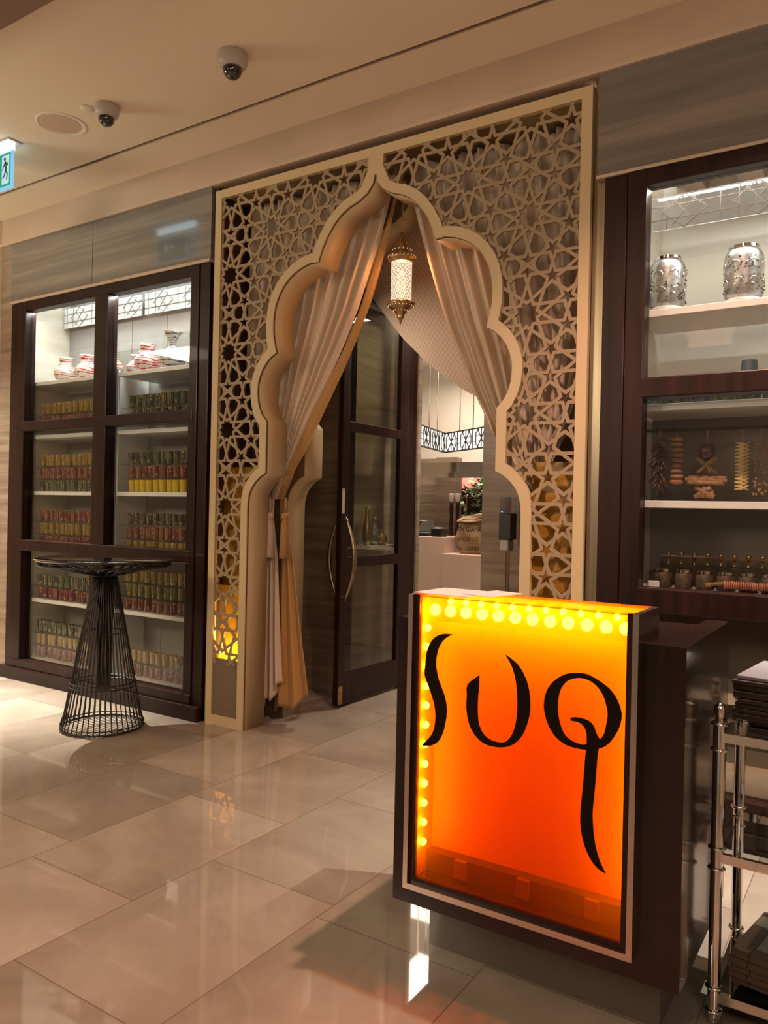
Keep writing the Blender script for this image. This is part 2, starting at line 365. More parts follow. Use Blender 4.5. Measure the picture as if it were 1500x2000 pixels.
P(bk, 'back_panel', M.greypanel, t)
def fretband(name, x0, x1, y, z0, z1, label=None, par=None, lit=None):
    o = MB().box(x0, x1, y, y+0.01, z0, z1).build(name, lit or M.white, par)
    lines = MB(); h = z1-z0; x = x0
    while x+2*h <= x1+0.02:
        for a, b in (((0, .3), (2, .3)), ((0, .7), (2, .7)), ((.25, 0), (.25, 1)), ((.75, 0), (.75, 1)), ((.9, .1), (1.6, .9)), ((.9, .9), (1.6, .1)), ((1.25, 0), (1.9, .5)), ((1.25, 1), (1.9, .5)), ((.6, .5), (1.25, 0)), ((.6, .5), (1.25, 1))):
            lines.bar((x+a[0]*h, z0+a[1]*h), (x+b[0]*h, z0+b[1]*h), 0.0032, y-0.004, y)
        x += 2*h
    l = lines.build('fretwork', M.greypanel if not lit else M.reveal, o if not par else par)
    return o
fb = fretband('pattern_band', -6.08, -5.07, 0.42, 2.97, 3.14)
tag(fb, 'white fretwork patterned band high behind the left pane of the left window', 'band')
fb = fretband('pattern_band', -5.03, -4.05, 0.42, 2.97, 3.14)
tag(fb, 'white fretwork patterned band high behind the right pane of the left window', 'band')

# glass tumblers in tiers on clear shelves
def tumbler_mat(name, col, gold=0.5):
    m, nt, p = nodes(name)
    wv = N(nt, 'ShaderNodeTexWave', Scale=26.0, Distortion=6.0, Detail=2.0); nt.links.new(coords(nt), wv.inputs[0])
    g = ramp(nt, wv.outputs['Fac'], [(0.0, col), (0.70, col), (0.88, tuple(c*0.5+q*0.5 for c, q in zip(col, (0.6, 0.42, 0.15))))])
    nt.links.new(g, p.inputs['Base Color']); p.inputs['Roughness'].default_value = 0.12; p.inputs['Coat Weight'].default_value = 0.6
    p.inputs['Emission Color'].default_value = (0, 0, 0, 1)
    return m
TC = dict(red=(0.13, 0.005, 0.022), green=(0.006, 0.036, 0.024), yellow=(0.62, 0.44, 0.004), gold=(0.22, 0.13, 0.012), black=(0.018, 0.024, 0.028), pink=(0.15, 0.02, 0.032), olive=(0.09, 0.095, 0.018))
TM = {}
prof = [(0.0, 0.0), (0.024, 0.0), (0.026, 0.004), (0.0285, 0.05), (0.031, 0.090), (0.029, 0.090), (0.0265, 0.05), (0.023, 0.010), (0.0, 0.010)]
rows = {  # bay -> (left colours, right colours), lowest tier first
 0: (['red', 'gold', None], ['black', 'green', None]),
 1: (['green', 'red', 'gold'], ['yellow', 'red', 'green']),
 2: (['red', 'gold', 'red'], ['gold', 'pink', 'black']),
 3: (['red', 'green', None], ['red', 'olive', 'gold']),
 4: (['pink', 'gold', 'green'], ['pink', 'gold', None])}
zb = [2.01, 1.545, 1.09, 0.66, 0.17]
bayname = ['top bay', 'second bay', 'middle bay', 'fourth bay', 'lowest bay']
tiername = ['bottom tier', 'middle tier', 'top tier']
for bay, (lc, rc) in rows.items():
    for side, cols, xa, xb, n in (('left', lc, -5.98, -5.13, 12), ('right', rc, -4.86, -4.09, 11)):
        for tier, cname in enumerate(cols):
            if cname is None: continue
            z = zb[bay]+tier*0.105+0.002
            if bay == 0: z = zb[bay]+0.07+tier*0.105+0.07*0
            if bay == 0 and tier == 0:
                sh = MB().box(xa-0.05, xb+0.05, 0.12, 0.40, z-0.006, z-0.001).build('riser_shelf', M.acrylic)
                tag(sh, f'clear acrylic riser under the glasses in the {bayname[bay]}, {side} half', 'shelf')
            if tier:
                sh = MB().box(xa-0.05, xb+0.05, 0.12, 0.40, z-0.008, z-0.003).build('clear_shelf', M.acrylic)
                tag(sh, f'clear acrylic sheet under the {tiername[tier]} of glasses, {bayname[bay]}, {side} half', 'shelf')
            if cname not in TM:
                o = MB().lathe(prof, n=14).build('tea_glass', tumbler_mat(cname+'_glass', TC[cname]), smooth=True); TM[cname] = o; first = True
            else: first = False
            for k in range(n):
                x = xa+(xb-xa)*(k+0.5)/n+random.uniform(-.003, .003)
                if first: o = TM[cname]; first = False
                else: o = TM[cname].copy(); COL.objects.link(o)
                o.location = (x, 0.165+random.uniform(-.008, .008), z); o.rotation_euler = (0, 0, random.random()*6)
                gl = f'{cname} tea glasses, {tiername[tier]} of the {bayname[bay]}, {side} half'
                tag(o, f'{cname} patterned tea glass, {tiername[tier]} of the {bayname[bay]}, {side} half of window', 'glass', gl)

# painted jugs on the top shelf
def paint_mat(name, base, a, b):
    m, nt, p = nodes(name)
    wv = N(nt, 'ShaderNodeTexWave', Scale=7.0, Distortion=14.0, Detail=3.0, bands_direction='Z'); nt.links.new(coords(nt, (1, 1, 2.2)), wv.inputs[0])
    vo = N(nt, 'ShaderNodeTexVoronoi', Scale=34.0); nt.links.new(coords(nt), vo.inputs[0])
    c1 = ramp(nt, wv.outputs['Fac'], [(0.0, base), (0.68, base), (0.72, a), (1.0, a)])
    k = math_(nt, 'LESS_THAN', vo.outputs[0], 0.22)
    mx = N(nt, 'ShaderNodeMix', data_type='RGBA'); nt.links.new(k, mx.inputs[0]); nt.links.new(c1, mx.inputs[6]); mx.inputs[7].default_value = (*b, 1)
    nt.links.new(mx.outputs[2], p.inputs['Base Color']); p.inputs['Roughness'].default_value = 0.15; p.inputs['Coat Weight'].default_value = 0.5
    return m
M.red = paint_mat('red_painted_ceramic', (0.80, 0.76, 0.70), (0.62, 0.02, 0.03), (0.85, 0.8, 0.7))
M.ochre = paint_mat('ochre_painted_ceramic', (0.80, 0.78, 0.72), (0.55, 0.10, 0.05), (0.75, 0.45, 0.10))
M.blue = paint_mat('blue_painted_ceramic', (0.82, 0.81, 0.76), (0.10, 0.14, 0.25), (0.80, 0.50, 0.12))
jug = [(0, 0), (.050, 0), (.056, .006), (.080, .03), (.094, .065), (.092, .095), (.070, .125), (.048, .142), (.046, .155), (.052, .185), (.060, .205), (.056, .205), (.046, .185), (.040, .150), (.05, .125), (0, .12)]
tall = [(0, 0), (.050, 0), (.055, .008), (.085, .045), (.090, .075), (.070, .11), (.030, .145), (.022, .165), (.026, .19), (.045, .225), (.068, .25), (.064, .25), (.040, .22), (.018, .18), (0, .17)]
def make_jug(name, label, prof, m, x, y, hd=0.0, s=1.0, handle=True):
    o = thing(name, label, 'jug' if handle else 'vase', (x, y, 2.452))
    b = MB().lathe([(r*s, z*s) for r, z in prof], n=28).build('body', m, o, smooth='all')
    if handle:
        top = max(z for r, z in prof)*s
        pts = [(math.cos(a)*0.0, 0, 0) for a in ()]
        h = MB(); q = []
        for k in range(9):
            a = PI/2-PI*k/8; q.append((-(0.052*s+math.cos(a)*0.045*s)-0.01*k/8, 0, top*0.86-0.062*s+math.sin(a)*0.055*s))
        h.tube(q, 0.0095*s, 8); hh = h.build('handle', m, o, smooth='all'); hh.rotation_euler = (0, 0, hd)
    return o
make_jug('painted_jug', 'white jug with ochre and red painting, leftmost on the top shelf', jug, M.ochre, -5.78, 0.24)
make_jug('painted_jug', 'red and white painted jug, second from the left on the top shelf', jug, M.red, -5.50, 0.24)
make_jug('painted_jug', 'red and ochre painted jug just right of the window mullion', jug, M.ochre, -5.16, 0.22, hd=0.5, s=.95)
make_jug('painted_jug', 'small red painted jug with white handle beside the clear box corner', jug, M.red, -4.945, 0.28, s=.8)
make_jug('painted_jug', 'red banded round jug standing in the middle of the right pane', jug, M.red, -4.745, 0.22, s=1.05)
make_jug('painted_jug', 'small red jug half hidden by the tall flared vase', jug, M.red, -4.60, 0.325, s=.75)
make_jug('flared_vase', 'tall white vase with flared fluted mouth and blue painting, left one of two', tall, M.blue, -4.45, 0.2, handle=False, s=1.1)
make_jug('flared_vase', 'tall white flared vase partly hidden by the right window stile', tall, M.blue, -4.25, 0.24, handle=False, s=1.0)
for x0, x1, z1, w in ((-5.72, -5.06, 0.25, 'left'), (-4.80, -4.10, 0.33, 'right')):
    o = MB().box(x0, x1, 0.405, 0.47, 2.452, 2.452+z1).build('clear_box', M.glass)
    tag(o, f'clear acrylic display box behind the painted jugs, the {w} one', 'box')

# ------------------------------------------------------------------ right show window
w2 = bpy.data.objects.new('window_2', None); COL.objects.link(w2); w2['kind'] = 'structure'
frames(w2, [
 ('stile', [(-1.195, -1.085, 0.0, fy1, 0, 3.085)]),
 ('stile', [(-1.08, -0.99, -0.012, fy1, 0.2, 3.085)]),
 ('mullion', [(0.10, 0.25, -0.012, fy1, 0.2, 3.085)]),
 ('rail', [(-1.0, 1.5, -0.008, fy1, 3.008, 3.085)]),
 ('rail', [(-1.0, 1.5, -0.015, fy1, 2.005, 2.10)]),
 ('rail', [(-1.0, 1.5, -0.015, fy1, 1.0, 1.115)]),
 ('sill_rail', [(-1.08, 1.5, -0.02, fy1, 0.08, 0.21), (-1.195, 1.5, -0.045, fy1, 0, 0.08)])])
for a, b in ((-0.99, 0.10), (0.25, 1.5)):
    for c, d in ((0.21, 1.0), (1.115, 2.005), (2.10, 3.008)):
        MB().box(a, b, 0.045, 0.051, c, d).build('glass_pane', M.glass, w2)
t = thing('display_case', 'white shelved display case behind the right show window', 'display case', (0, 0.3, 0))
P(MB().box(-1.10, -1.07, 0.10, 0.62, 0.1, 3.30), 'side_panel', M.stone_light, t)
for z in (2.445, 1.99, 1.525): P(MB().box(-1.06, 1.5, 0.11, 0.50, z-0.034, z), 'shelf', M.white, t, bevel=0.002)
P(MB().box(-1.06, 1.5, 0.10, 0.50, 1.07, 1.105), 'shelf', M.greypanel, t)
P(MB().box(-1.06, 1.5, 0.10, 0.50, 0.60, 0.64), 'shelf', M.stone_light, t)
P(MB().box(-1.06, 1.5, 0.10, 0.50, 0.17, 0.30), 'base_shelf', M.stone_light, t)
P(MB().box(-1.07, 1.5, 0.62, 0.64, 2.0, 3.34), 'back_panel', M.whitewall, t)
P(MB().box(-1.07, 1.5, 0.50, 0.52, 0.1, 2.0), 'back_panel', M.taupe, t)
P(MB().box(-1.0, 1.5, 0.30, 0.62, 3.22, 3.25).box(-0.93, -0.84, 0.12, 0.62, 3.16, 3.22).box(-0.68, -0.56, 0.12, 0.62, 3.16, 3.22), 'ceiling_beam', M.fascia, t)
fb = fretband('pattern_band', -1.05, 0.05, 0.13, 2.83, 2.99, lit=pane('etched_glass', (0.93, 0.93, 0.92), haze=((0.8, 0.8, 0.8), 0.25)))
tag(fb, 'etched glass band with grey geometric lines at the top of the right window', 'band')
def silver_lantern(label, x):
    o = thing('pierced_lantern', label, 'lantern', (x, 0.23, 2.447))
    MB().lathe([(0, 0), (.070, 0), (.078, .006), (.080, .016), (.074, .026), (.070, .03)], n=32).build('foot_ring', M.white, o, smooth=True)
    MB().lathe([(.074, .028), (.084, .042), (.0865, .13), (.0865, .21), (.083, .232), (.075, .248), (.066, .256), (.064, .256), (.072, .242), (.080, .2), (.082, .06)], n=40).build('drum', M.silver, o, smooth='all')
    MB().lathe([(.065, .253), (.070, .260), (.068, .272), (.060, .275), (.056, .268), (.058, .258)], n=32).build('rim', M.chrome, o, smooth=True)
    h = MB()
    for k in range(7):      # scroll relief on the drum
        a0 = 2*PI*k/7
        for zc, sg in ((.09, 1), (.17, -1)):
            q = []
            for i in range(15):
                th = i/14*4.6; rr = .034*(1-i/17)
                q.append((math.cos(a0+sg*rr*math.cos(th)/.085)*.087, math.sin(a0+sg*rr*math.cos(th)/.085)*.087, zc+rr*math.sin(th)))
            h.tube(q, 0.0028, 5)
    h.build('scroll_relief', M.chrome, o, smooth='all')
    holes = MB()
    for k in range(110):
        a = random.random()*2*PI; z = random.uniform(.045, .225); c = Vector((math.cos(a)*.0862, math.sin(a)*.0862, z))
        holes.lathe([(0, -.005), (.004, -.003), (.005, 0), (.004, .003), (0, .005)], c=c, n=6)
    holes.build('pierced_hole', M.black, o)
silver_lantern('pierced silver lantern with white foot, left end of the right window top shelf', -0.945)
silver_lantern('pierced silver lantern with white foot at the right edge of the photo', -0.60)
o = MB().lathe([(0, 0), (.038, 0), (.04, .01), (.038, .17), (.034, .205), (0, .21)], n=24).build('blue_canister', mat('slate_blue_enamel', (0.08, 0.12, 0.17), 0.4), smooth=True, origin=None); o.location = (-0.575, 0.29, 1.992)
tag(o, 'slate blue canister showing above the middle rail of the right window', 'canister')
seeds = [((0.42, 0.37, 0.30), 'pale grey seeds'), ((0.35, 0.28, 0.20), 'brown pods'), ((0.34, 0.33, 0.30), 'grey coral beans'), ((0.50, 0.43, 0.22), 'yellow grain'), ((0.30, 0.22, 0.12), 'brown grain'), ((0.25, 0.24, 0.22), 'dark seeds')]
for i, (c, nm) in enumerate(seeds):
    x = -0.985+i*0.108
    o = thing('seed_box', f'clear square box filled with {nm} on the shelf behind the middle rail', 'box', (x, 0.18, 1.992))
    MB().box(-.05, .05, -.045, .045, 0, .082).build('box_body', M.acrylic, o)
    MB().box(-.047, .047, -.042, .042, .004, .070).build('contents', mat(nm.replace(' ', '_'), c, 0.9, vary=0.6, scale=(90, 90, 90), bump=1), o)
# hanging spice strings
rod = MB().tube([(-1.06, 0.24, 1.875), (1.4, 0.24, 1.875)], 0.008, 10).build('hanging_rod', M.wood); tag(rod, 'thin dark rod from which dried spices hang', 'rod')
M.chilli = mat('dried_chilli', (0.07, 0.022, 0.015), 0.4, vary=0.5); M.citrus = mat('dried_citrus', (0.33, 0.16, 0.06), 0.7, vary=0.3)
M.cinn = mat('cinnamon_bark', (0.28, 0.15, 0.07), 0.8, vary=0.35, scale=(60, 60, 60)); M.ginger = mat('dried_ginger', (0.50, 0.36, 0.15), 0.8, vary=0.3); M.string = mat('jute_string', (0.3, 0.24, 0.16), 0.9)
def hang(name, label, x, z0, z1, fn, y=0.24):
    o = thing(name, label, 'spice string', (x, y, z1))
    MB().tube([(0, 0, 0), (0, 0, 1.87-z1)], 0.002, 5).build('string', M.string, o)
    fn(o, z1-z0)
def chillies(o, L):
    mb = MB()
    for k in range(70):
        z = -L*random.random()*0.97; a = random.uniform(0, 2*PI); l = random.uniform(.03, .06)
        p = Vector((0, 0, z)); d = Vector((math.cos(a), math.sin(a), -.3))
        mb.tube([p, p+d*l*.5, p+d*l+Vector((0, 0, -.02))], [.006, .006, .001], 5)
    mb.build('dried_chillies', M.chilli, o, smooth='all')
def citrus(o, L):
    n = int(L/0.026)
    mb = MB()
    for k in range(n):
        mb.lathe([(0, -.011), (.028, -.009), (.034, 0), (.028, .009), (0, .011)], c=(random.uniform(-.004, .004), 0, -0.012-k*0.026), n=12)
    mb.build('fruit_slices', M.citrus, o, smooth='all')
def cinnamon(o, L):
    mb = MB()
    for k in range(8):
        z = -L*(0.58+0.05*(k % 3)); mb.tube([(-.085+random.uniform(-.01, .01), random.uniform(-.02, .02), z), (.085+random.uniform(-.01, .01), random.uniform(-.02, .02), z-.008)], .010, 8)
    for k in range(8):
        a = random.uniform(-1, 1); mb.tube([(a*.05, random.uniform(-.02, .02), -L*.50), (a*-.05, random.uniform(-.02, .02), -L*.50+.07)], .008, 8)
    mb.build('cinnamon_sticks', M.cinn, o, smooth='all')
    MB().lathe([(0, -.07), (.032, -.05), (.040, -.02), (.03, .008), (0, .015)], n=14).build('dried_pod', M.chilli, o, smooth='all')
    mb = MB()
    for k in range(9): mb.tube([(random.uniform(-.05, .05), random.uniform(-.02, .02), -L*.78), (random.uniform(-.06, .06), random.uniform(-.02, .02), -L*.97)], .012, 6)
    mb.build('root_bundle', M.cinn, o, smooth='all')
def gingers(o, L):
    mb = MB()
    for k in range(26):
        z = -L*k/26; s = 1 if k % 2 else -1
        mb.tube([(-.03, random.uniform(-.01, .01), z-.004*s), (0, 0, z), (.03, random.uniform(-.01, .01), z+.014*s)], [.003, .007, .004], 6)
    mb.build('dried_roots', M.ginger, o, smooth='all')
def nuts(o, L):
    mb = MB()
    for k in range(60): mb.lathe([(0, -.008), (.007, 0), (0, .008)], c=(random.uniform(-.028, .028), random.uniform(-.015, .015), -L*random.random()), n=7)
    mb.build('dried_pods', M.cinn, o, smooth='all')
hang('chilli_string', 'bunch of dark dried chillies hanging at the left end of the rod', -0.955, 1.57, 1.83, chillies, 0.2)
hang('citrus_string', 'string of dried fruit slices hanging right of the chillies', -0.885, 1.60, 1.84, citrus)
hang('cinnamon_bundle', 'bundle of cinnamon sticks and dried pods on strings', -0.745, 1.54, 1.79, cinnamon)
hang('ginger_string', 'string of pale dried ginger pieces, right of the cinnamon bundle', -0.59, 1.58, 1.80, gingers)
hang('pod_string', 'string of small brown dried pods at the right edge of the photo', -0.51, 1.56, 1.81, nuts)
# jars, cups and wooden comb on the sill shelf
M.jarfill = mat('dark_jar_contents', (0.07, 0.045, 0.03), 0.6, vary=0.6, scale=(60, 60, 60))
jr = thing('storage_jar', 'x', 'jar', (-0.93, 0.22, 1.107))
MB().lathe([(0, 0), (.038, 0), (.042, .008), (.042, .062), (.034, .072), (0, .072)], n=20).build('jar_body', M.jarfill, jr, smooth=True)
MB().lathe([(.030, .072), (.036, .073), (.036, .086), (.032, .090), (0, .091)], n=20).build('jar_lid', M.chrome, jr, smooth=True)
SRC[jr.name] = list(jr.children) or [o for o in COL.objects if o.parent is jr]
JN = ['leftmost dark glass jar with metal lid on the sill shelf', 'second dark glass jar from the left on the sill shelf', 'third dark glass jar on the sill shelf', 'fourth dark glass jar, behind the handle of the wooden comb', 'fifth dark glass jar, behind the wooden comb', 'rightmost dark glass jar at the photo edge']
jr['label'] = JN[0]; jr['group'] = 'storage jars on the sill shelf'
for i in range(1, 6): dup(jr, (-0.93+i*0.095, 0.22, 1.107), JN[i], 'storage jars on the sill shelf')
gs = MB().box(-0.98, 0.3, 0.30, 0.44, 1.205, 1.211).build('glass_shelf', M.acrylic); tag(gs, 'thin clear glass shelf above the row of jars', 'shelf')
cup = MB().lathe([(0, 0), (.018, 0), (.020, .004), (.006, .012), (.005, .022), (.016, .036), (.022, .06), (.020, .06), (.014, .038), (0, .03)], n=16).build('gilt_cup', mat('gilt_glass', (0.30, 0.20, 0.05), 0.12, metal=0.8), smooth='all')
for i in range(9):
    o = cup if i == 0 else cup.copy()
    if i: COL.objects.link(o)
    o.location = (-0.94+i*0.062, 0.36, 1.2115); o.scale = (.55, .55, 1.0)
    tag(o, 'small gilt stemmed cup in the row on the thin glass shelf above the jars', 'cup', 'gilt cups on the glass shelf')
cb = thing('wooden_comb', 'reddish ribbed wooden roller with handle lying on the sill shelf', 'utensil', (-0.62, 0.15, 1.118))
MB().tube([(-.10, 0, .012), (-.06, 0, .022), (-.02, 0, .026)], [.012, .009, .010], 10).build('handle', M.cinn, cb, smooth='all')
rb = MB()
for k in range(24): rb.lathe([(0, 0), (.016, 0), (.019, .002), (.019, .007), (.016, .009), (0, .009)], c=(0, 0, k*0.0098), n=12)
rbo = rb.build('ribbed_roller', mat('red_wood', (0.42, 0.17, 0.10), 0.45, vary=0.3), cb, smooth=True); rbo.rotation_euler = (0, PI/2, 0); rbo.location = (-.02, 0, .022)
o = MB().box(-.025, .025, -.02, .02, 0, .032).build('small_carton', M.paper, bevel=.002); o.location = (-0.955, 0.13, 1.106); o.rotation_euler = (0, 0, .4); tag(o, 'small white carton in the left corner of the sill shelf', 'box')

# ------------------------------------------------------------------ carved arch screen
XC = -2.543
HALF = [(0, 3.42), (0.018, 3.350), (0.060, 3.300), (.115, 3.268), (.185, 3.245), (.245, 3.210), (.30, 3.160), (.345, 3.10), (.385, 3.03), (.412, 2.953),
        (.47, 2.957), (.53, 2.943), (.59, 2.918), (.64, 2.885), (.685, 2.843), (.72, 2.79), (.745, 2.735), (.757, 2.68), (.762, 2.62), (.760, 2.56), (.750, 2.50), (.73, 2.43),
        (.775, 2.407), (.815, 2.372), (.845, 2.332), (.868, 2.285), (.880, 2.24), (.883, 2.195), (.876, 2.13), (.862, 2.085), (.838, 2.04), (.80, 2.0),
        (.80, 1.67), (.845, 1.648), (.885, 1.615), (.915, 1.58), (.935, 1.54), (.945, 1.50), (.948, 1.45), (.948, 0.0)]
def offset(pts, d):
    out = []
    for i, p in enumerate(pts):
        a = Vector(pts[max(i-1, 0)]); b = Vector(pts[min(i+1, len(pts)-1)]); q = Vector(p)
        n1 = (q-a); n2 = (b-q)
        def nn(v): v = v.normalized(); return Vector((-v.y, v.x))
        if n1.length < 1e-6: n = nn(n2)
        elif n2.length < 1e-6: n = nn(n1)
        else:
            n = nn(n1)+nn(n2); n = n.normalized(); c = max(n.dot(nn(n1)), 0.55); n = n/c
        out.append((q.x+n.x*d, q.y+n.y*d))
    return out
OUT = offset(HALF, 0.056)
HO = [p for p in OUT if p[0] > 0.052]
HO = [(0.052, 3.505), (0.054, 3.43)] + [p for p in HO if p[1] < 3.40 and p[0] > 0.056]
SX0, SX1, SZ = -3.832, -1.264, 3.56
def side(pts, s): return [(XC+s*x, z) for x, z in pts]
outer = [(SX0, 0), (SX0, SZ), (SX1, SZ), (SX1, 0)] + side(HALF[::-1], 1) + side(HALF[1:], -1)
KZ = 0.43
def hole(s):
    xe = SX0+.055 if s < 0 else SX1-.055
    L = [(xe, 3.505)] + side(HO, s)
    L = [p for p in L if p[1] > KZ] + [(XC+s*(.948+.056), KZ), (xe, KZ)]
    return L
def hole2(s):
    xe = SX0+.055 if s < 0 else SX1-.055
    xi = XC+s*(.948+.056)
    return [(xe, KZ), (xi, KZ), (xi, .065), (xe, .065)]
scr = thing('arch_screen', 'cream arched screen with pierced star latticework framing the shop doorway', 'screen', (XC, 0, 0))
def PS(o): o.parent = scr; o.matrix_parent_inverse = Matrix.Translation(-scr.location); return o
fm = MB(); fd = 0.03
OB = [(max(x, .050), z) for x, z in OUT]; OB[0] = (.050, 3.505); OB[1] = (.052, 3.44)
for s in (-1, 1):
    for i in range(len(HALF)-1):
        q = [(XC+s*HALF[i][0], HALF[i][1]), (XC+s*HALF[i+1][0], HALF[i+1][1]), (XC+s*OB[i+1][0], OB[i+1][1]), (XC+s*OB[i][0], OB[i][1])]
        f3 = lambda p, y: (p[0], y, p[1])
        fm.quad(*[f3(p, 0) for p in q]); fm.quad(*[f3(p, fd) for p in q][::-1])
        fm.quad(f3(q[0], 0), f3(q[1], 0), f3(q[1], fd), f3(q[0], fd)); fm.quad(f3(q[2], 0), f3(q[3], 0), f3(q[3], fd), f3(q[2], fd))
    xe = SX0 if s < 0 else SX1
    fm.box(min(xe, xe-s*.055), max(xe, xe-s*.055), 0, fd, 0, SZ-.055)
    xa, xb = sorted((xe-s*.055, XC+s*(.948+.056)))
    fm.box(xa, xb, 0, fd, 0, .065)
fm.box(XC-.052, XC+.052, .0005, fd, 3.40, SZ-.05).box(SX0, SX1, 0, fd, SZ-.055, SZ)
PS(fm.build('frame', M.cream))
for s in (-1, 1):
    L = hole2(s); xs = [p[0] for p in L]
    PS(MB().box(min(xs)-.01, max(xs)+.01, 0.012, 0.03, 0.055, KZ+.01).build('kick_plate', M.kick))
full = side(HALF[::-1], -1)+side(HALF[1:], 1)
PS(MB().strip(full, 0.018, 0.20).build('arch_lining', M.cream, smooth=True, solid=0.012))
PS(MB().tube([(p[0], 0.012, p[1]) for p in full], 0.0035, 5).build('edge_reveal', M.reveal))
PS(MB().strip(full, 0.40, 0.585).build('arch_lining', M.cream, smooth=True, solid=0.012))
PS(poly2d('rear_board', [[(SX0, 0), (SX0, SZ), (SX1, SZ), (SX1, 0)] + side(offset(HALF, .004)[::-1], 1) + side(offset(HALF, .004)[1:], -1)], 0.40, 0.02, M.kick))
PS(poly2d('rear_board', [[(SX0, 0), (SX0, SZ), (SX1, SZ), (SX1, 0)] + side(offset(HALF, .004)[::-1], 1) + side(offset(HALF, .004)[1:], -1)], 0.565, 0.02, M.cream))
PS(MB().box(SX0, SX0+.012, .03, .585, 0, SZ).build('side_panel', M.reveal))
PS(MB().box(SX0, SX1, .03, .585, SZ-.01, SZ).build('top_panel', M.lattice))
PS(MB().box(SX1-.012, SX1, .03, .585, 0, SZ).build('side_panel', M.bronze))
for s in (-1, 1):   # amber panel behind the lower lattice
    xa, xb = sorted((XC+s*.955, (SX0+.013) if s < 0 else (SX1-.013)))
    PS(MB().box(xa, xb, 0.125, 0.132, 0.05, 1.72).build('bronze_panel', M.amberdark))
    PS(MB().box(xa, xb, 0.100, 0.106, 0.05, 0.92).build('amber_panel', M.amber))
# lattice straps
A_ = 0.217; S_ = A_*2; R0 = (-3.345, 3.236)
def inside(x, z):
    if not (SX0+.035 < x < SX1-.035 and KZ-.02 < z < SZ-.035): return False
    dx = abs(x-XC)
    if dx < .03: return False
    if z < 1.45: return dx > .965
    best = 9; ins = False
    n = len(HALF)-1
    for i in range(n):   # point in arch opening (half profile, with the axis)
        (x0, z0), (x1, z1) = HALF[i], HALF[i+1]
        if (z0 > z) != (z1 > z):
            xc = x0+(z-z0)/(z1-z0)*(x1-x0)
            if dx < xc: ins = not ins
        d = Vector((x1-x0, z1-z0)); L2 = d.length_squared
        tt = max(0, min(1, ((dx-x0)*d.x+(z-z0)*d.y)/L2)); best = min(best, math.hypot(dx-x0-d.x*tt, z-z0-d.y*tt))
    return (not ins) and best > 0.018
segs = {}
def addseg(a, b):
    k = tuple(sorted(((round(a[0], 3), round(a[1], 3)), (round(b[0], 3), round(b[1], 3)))))
    segs[k] = (a, b)
c36, s36 = math.cos(PI/5), math.sin(PI/5)
seenV = set()
for i in range(-9, 10):
    for j in range(-22, 23):
        if (i+j) % 2: continue
        cx, cz_ = R0[0]+i*S_*c36, R0[1]+j*S_*s36
        if not (SX0-.3 < cx < SX1+.3 and 0 < cz_ < SZ+.3): continue
        for k in range(10):
            th = math.radians(18+36*k); n = (math.cos(th), math.sin(th)); tv = (-n[1], n[0]); d = .2256*A_
            for sg in (-1, 1):
                p0 = (cx+n[0]*d+tv[0]*sg*.164*A_, cz_+n[1]*d+tv[1]*sg*.164*A_); p1 = (cx+n[0]*d+tv[0]*sg*.70*A_, cz_+n[1]*d+tv[1]*sg*.70*A_)
                addseg(p0, p1)
            R = A_/math.cos(PI/10); vx, vz = cx+R*n[0], cz_+R*n[1]; key = (round(vx, 2), round(vz, 2))
            if key in seenV: continue
            seenV.add(key); tip = .325*A_; ir = .124*A_
            for q in range(5):
                ta = th+PI+2*PI*q/5; T = (vx+tip*math.cos(ta), vz+tip*math.sin(ta))
                for sg in (-1, 1):
                    tb = ta+sg*PI/5; addseg(T, (vx+ir*math.cos(tb), vz+ir*math.sin(tb)))
lat = {-1: MB(), 1: MB()}
for a, b in segs.values():
    n = 12; run = None
    pts = [(a[0]+(b[0]-a[0])*i/n, a[1]+(b[1]-a[1])*i/n) for i in range(n+1)]
    fl = [inside(*p) for p in pts]
    if not any(fl): continue
    i0 = fl.index(True); i1 = n-fl[::-1].index(True)
    if i1 <= i0: continue
    p, q = pts[i0], pts[i1]; d = Vector((q[0]-p[0], q[1]-p[1])).normalized()*0.004
    jit = random.random()*0.0006
    lat[-1 if p[0] < XC else 1].bar((p[0]-d.x, p[1]-d.y), (q[0]+d.x, q[1]+d.y), 0.0175, 0.009+jit, 0.021)
for s in (-1, 1): PS(lat[s].build('star_lattice', M.lattice))
# uplights in the base of the screen
for x in ((SX0+.04+XC-.948)/2, (SX1-.04+XC+.948)/2):
    area('screen_uplight', (x, 0.065, 0.34), 0.20, 9, (1.0, 0.74, 0.25), rot=(PI, 0, 0), sy=0.04)

# ------------------------------------------------------------------ curtains
def drape(name, LX, RX, z0, z1, nf, amp, m, y, parent, ph=0.0, nu=150, nv=60, ripple=0.0):
    def f(u, v):
        z = z0+(z1-z0)*v; a, b = lerp(LX, z), lerp(RX, z); w = abs(b-a)
        uu = u+0.018*math.sin(5*u+3*v)
        A = amp*min(1, w/1.0)**0.6
        yy = y+A*math.sin(2*PI*nf*uu+ph)+A*.35*math.sin(2*PI*nf*2.3*uu+1+2*v)
        return (a+(b-a)*u+ripple*math.sin(9*v+u*4), yy, z)
    return MB().grid(f, nu, nv).build(name, m, parent, smooth='all')
Lc = thing('curtain', 'blush curtain with gold brown lining swept to the left inside the arch', 'curtain', (0, 0, 0))
LXl = [(3.55, -3.80), (2.4, -3.80), (2.0, -3.68), (1.80, -3.57), (1.66, -3.51), (1.51, -3.55)]
WR = [(3.55, -2.55), (3.366, -2.609), (3.122, -2.689), (2.942, -2.761), (2.728, -2.841), (2.512, -2.947), (2.293, -3.073), (2.1, -3.194), (1.902, -3.309), (1.75, -3.393), (1.63, -3.450), (1.51, -3.493)]
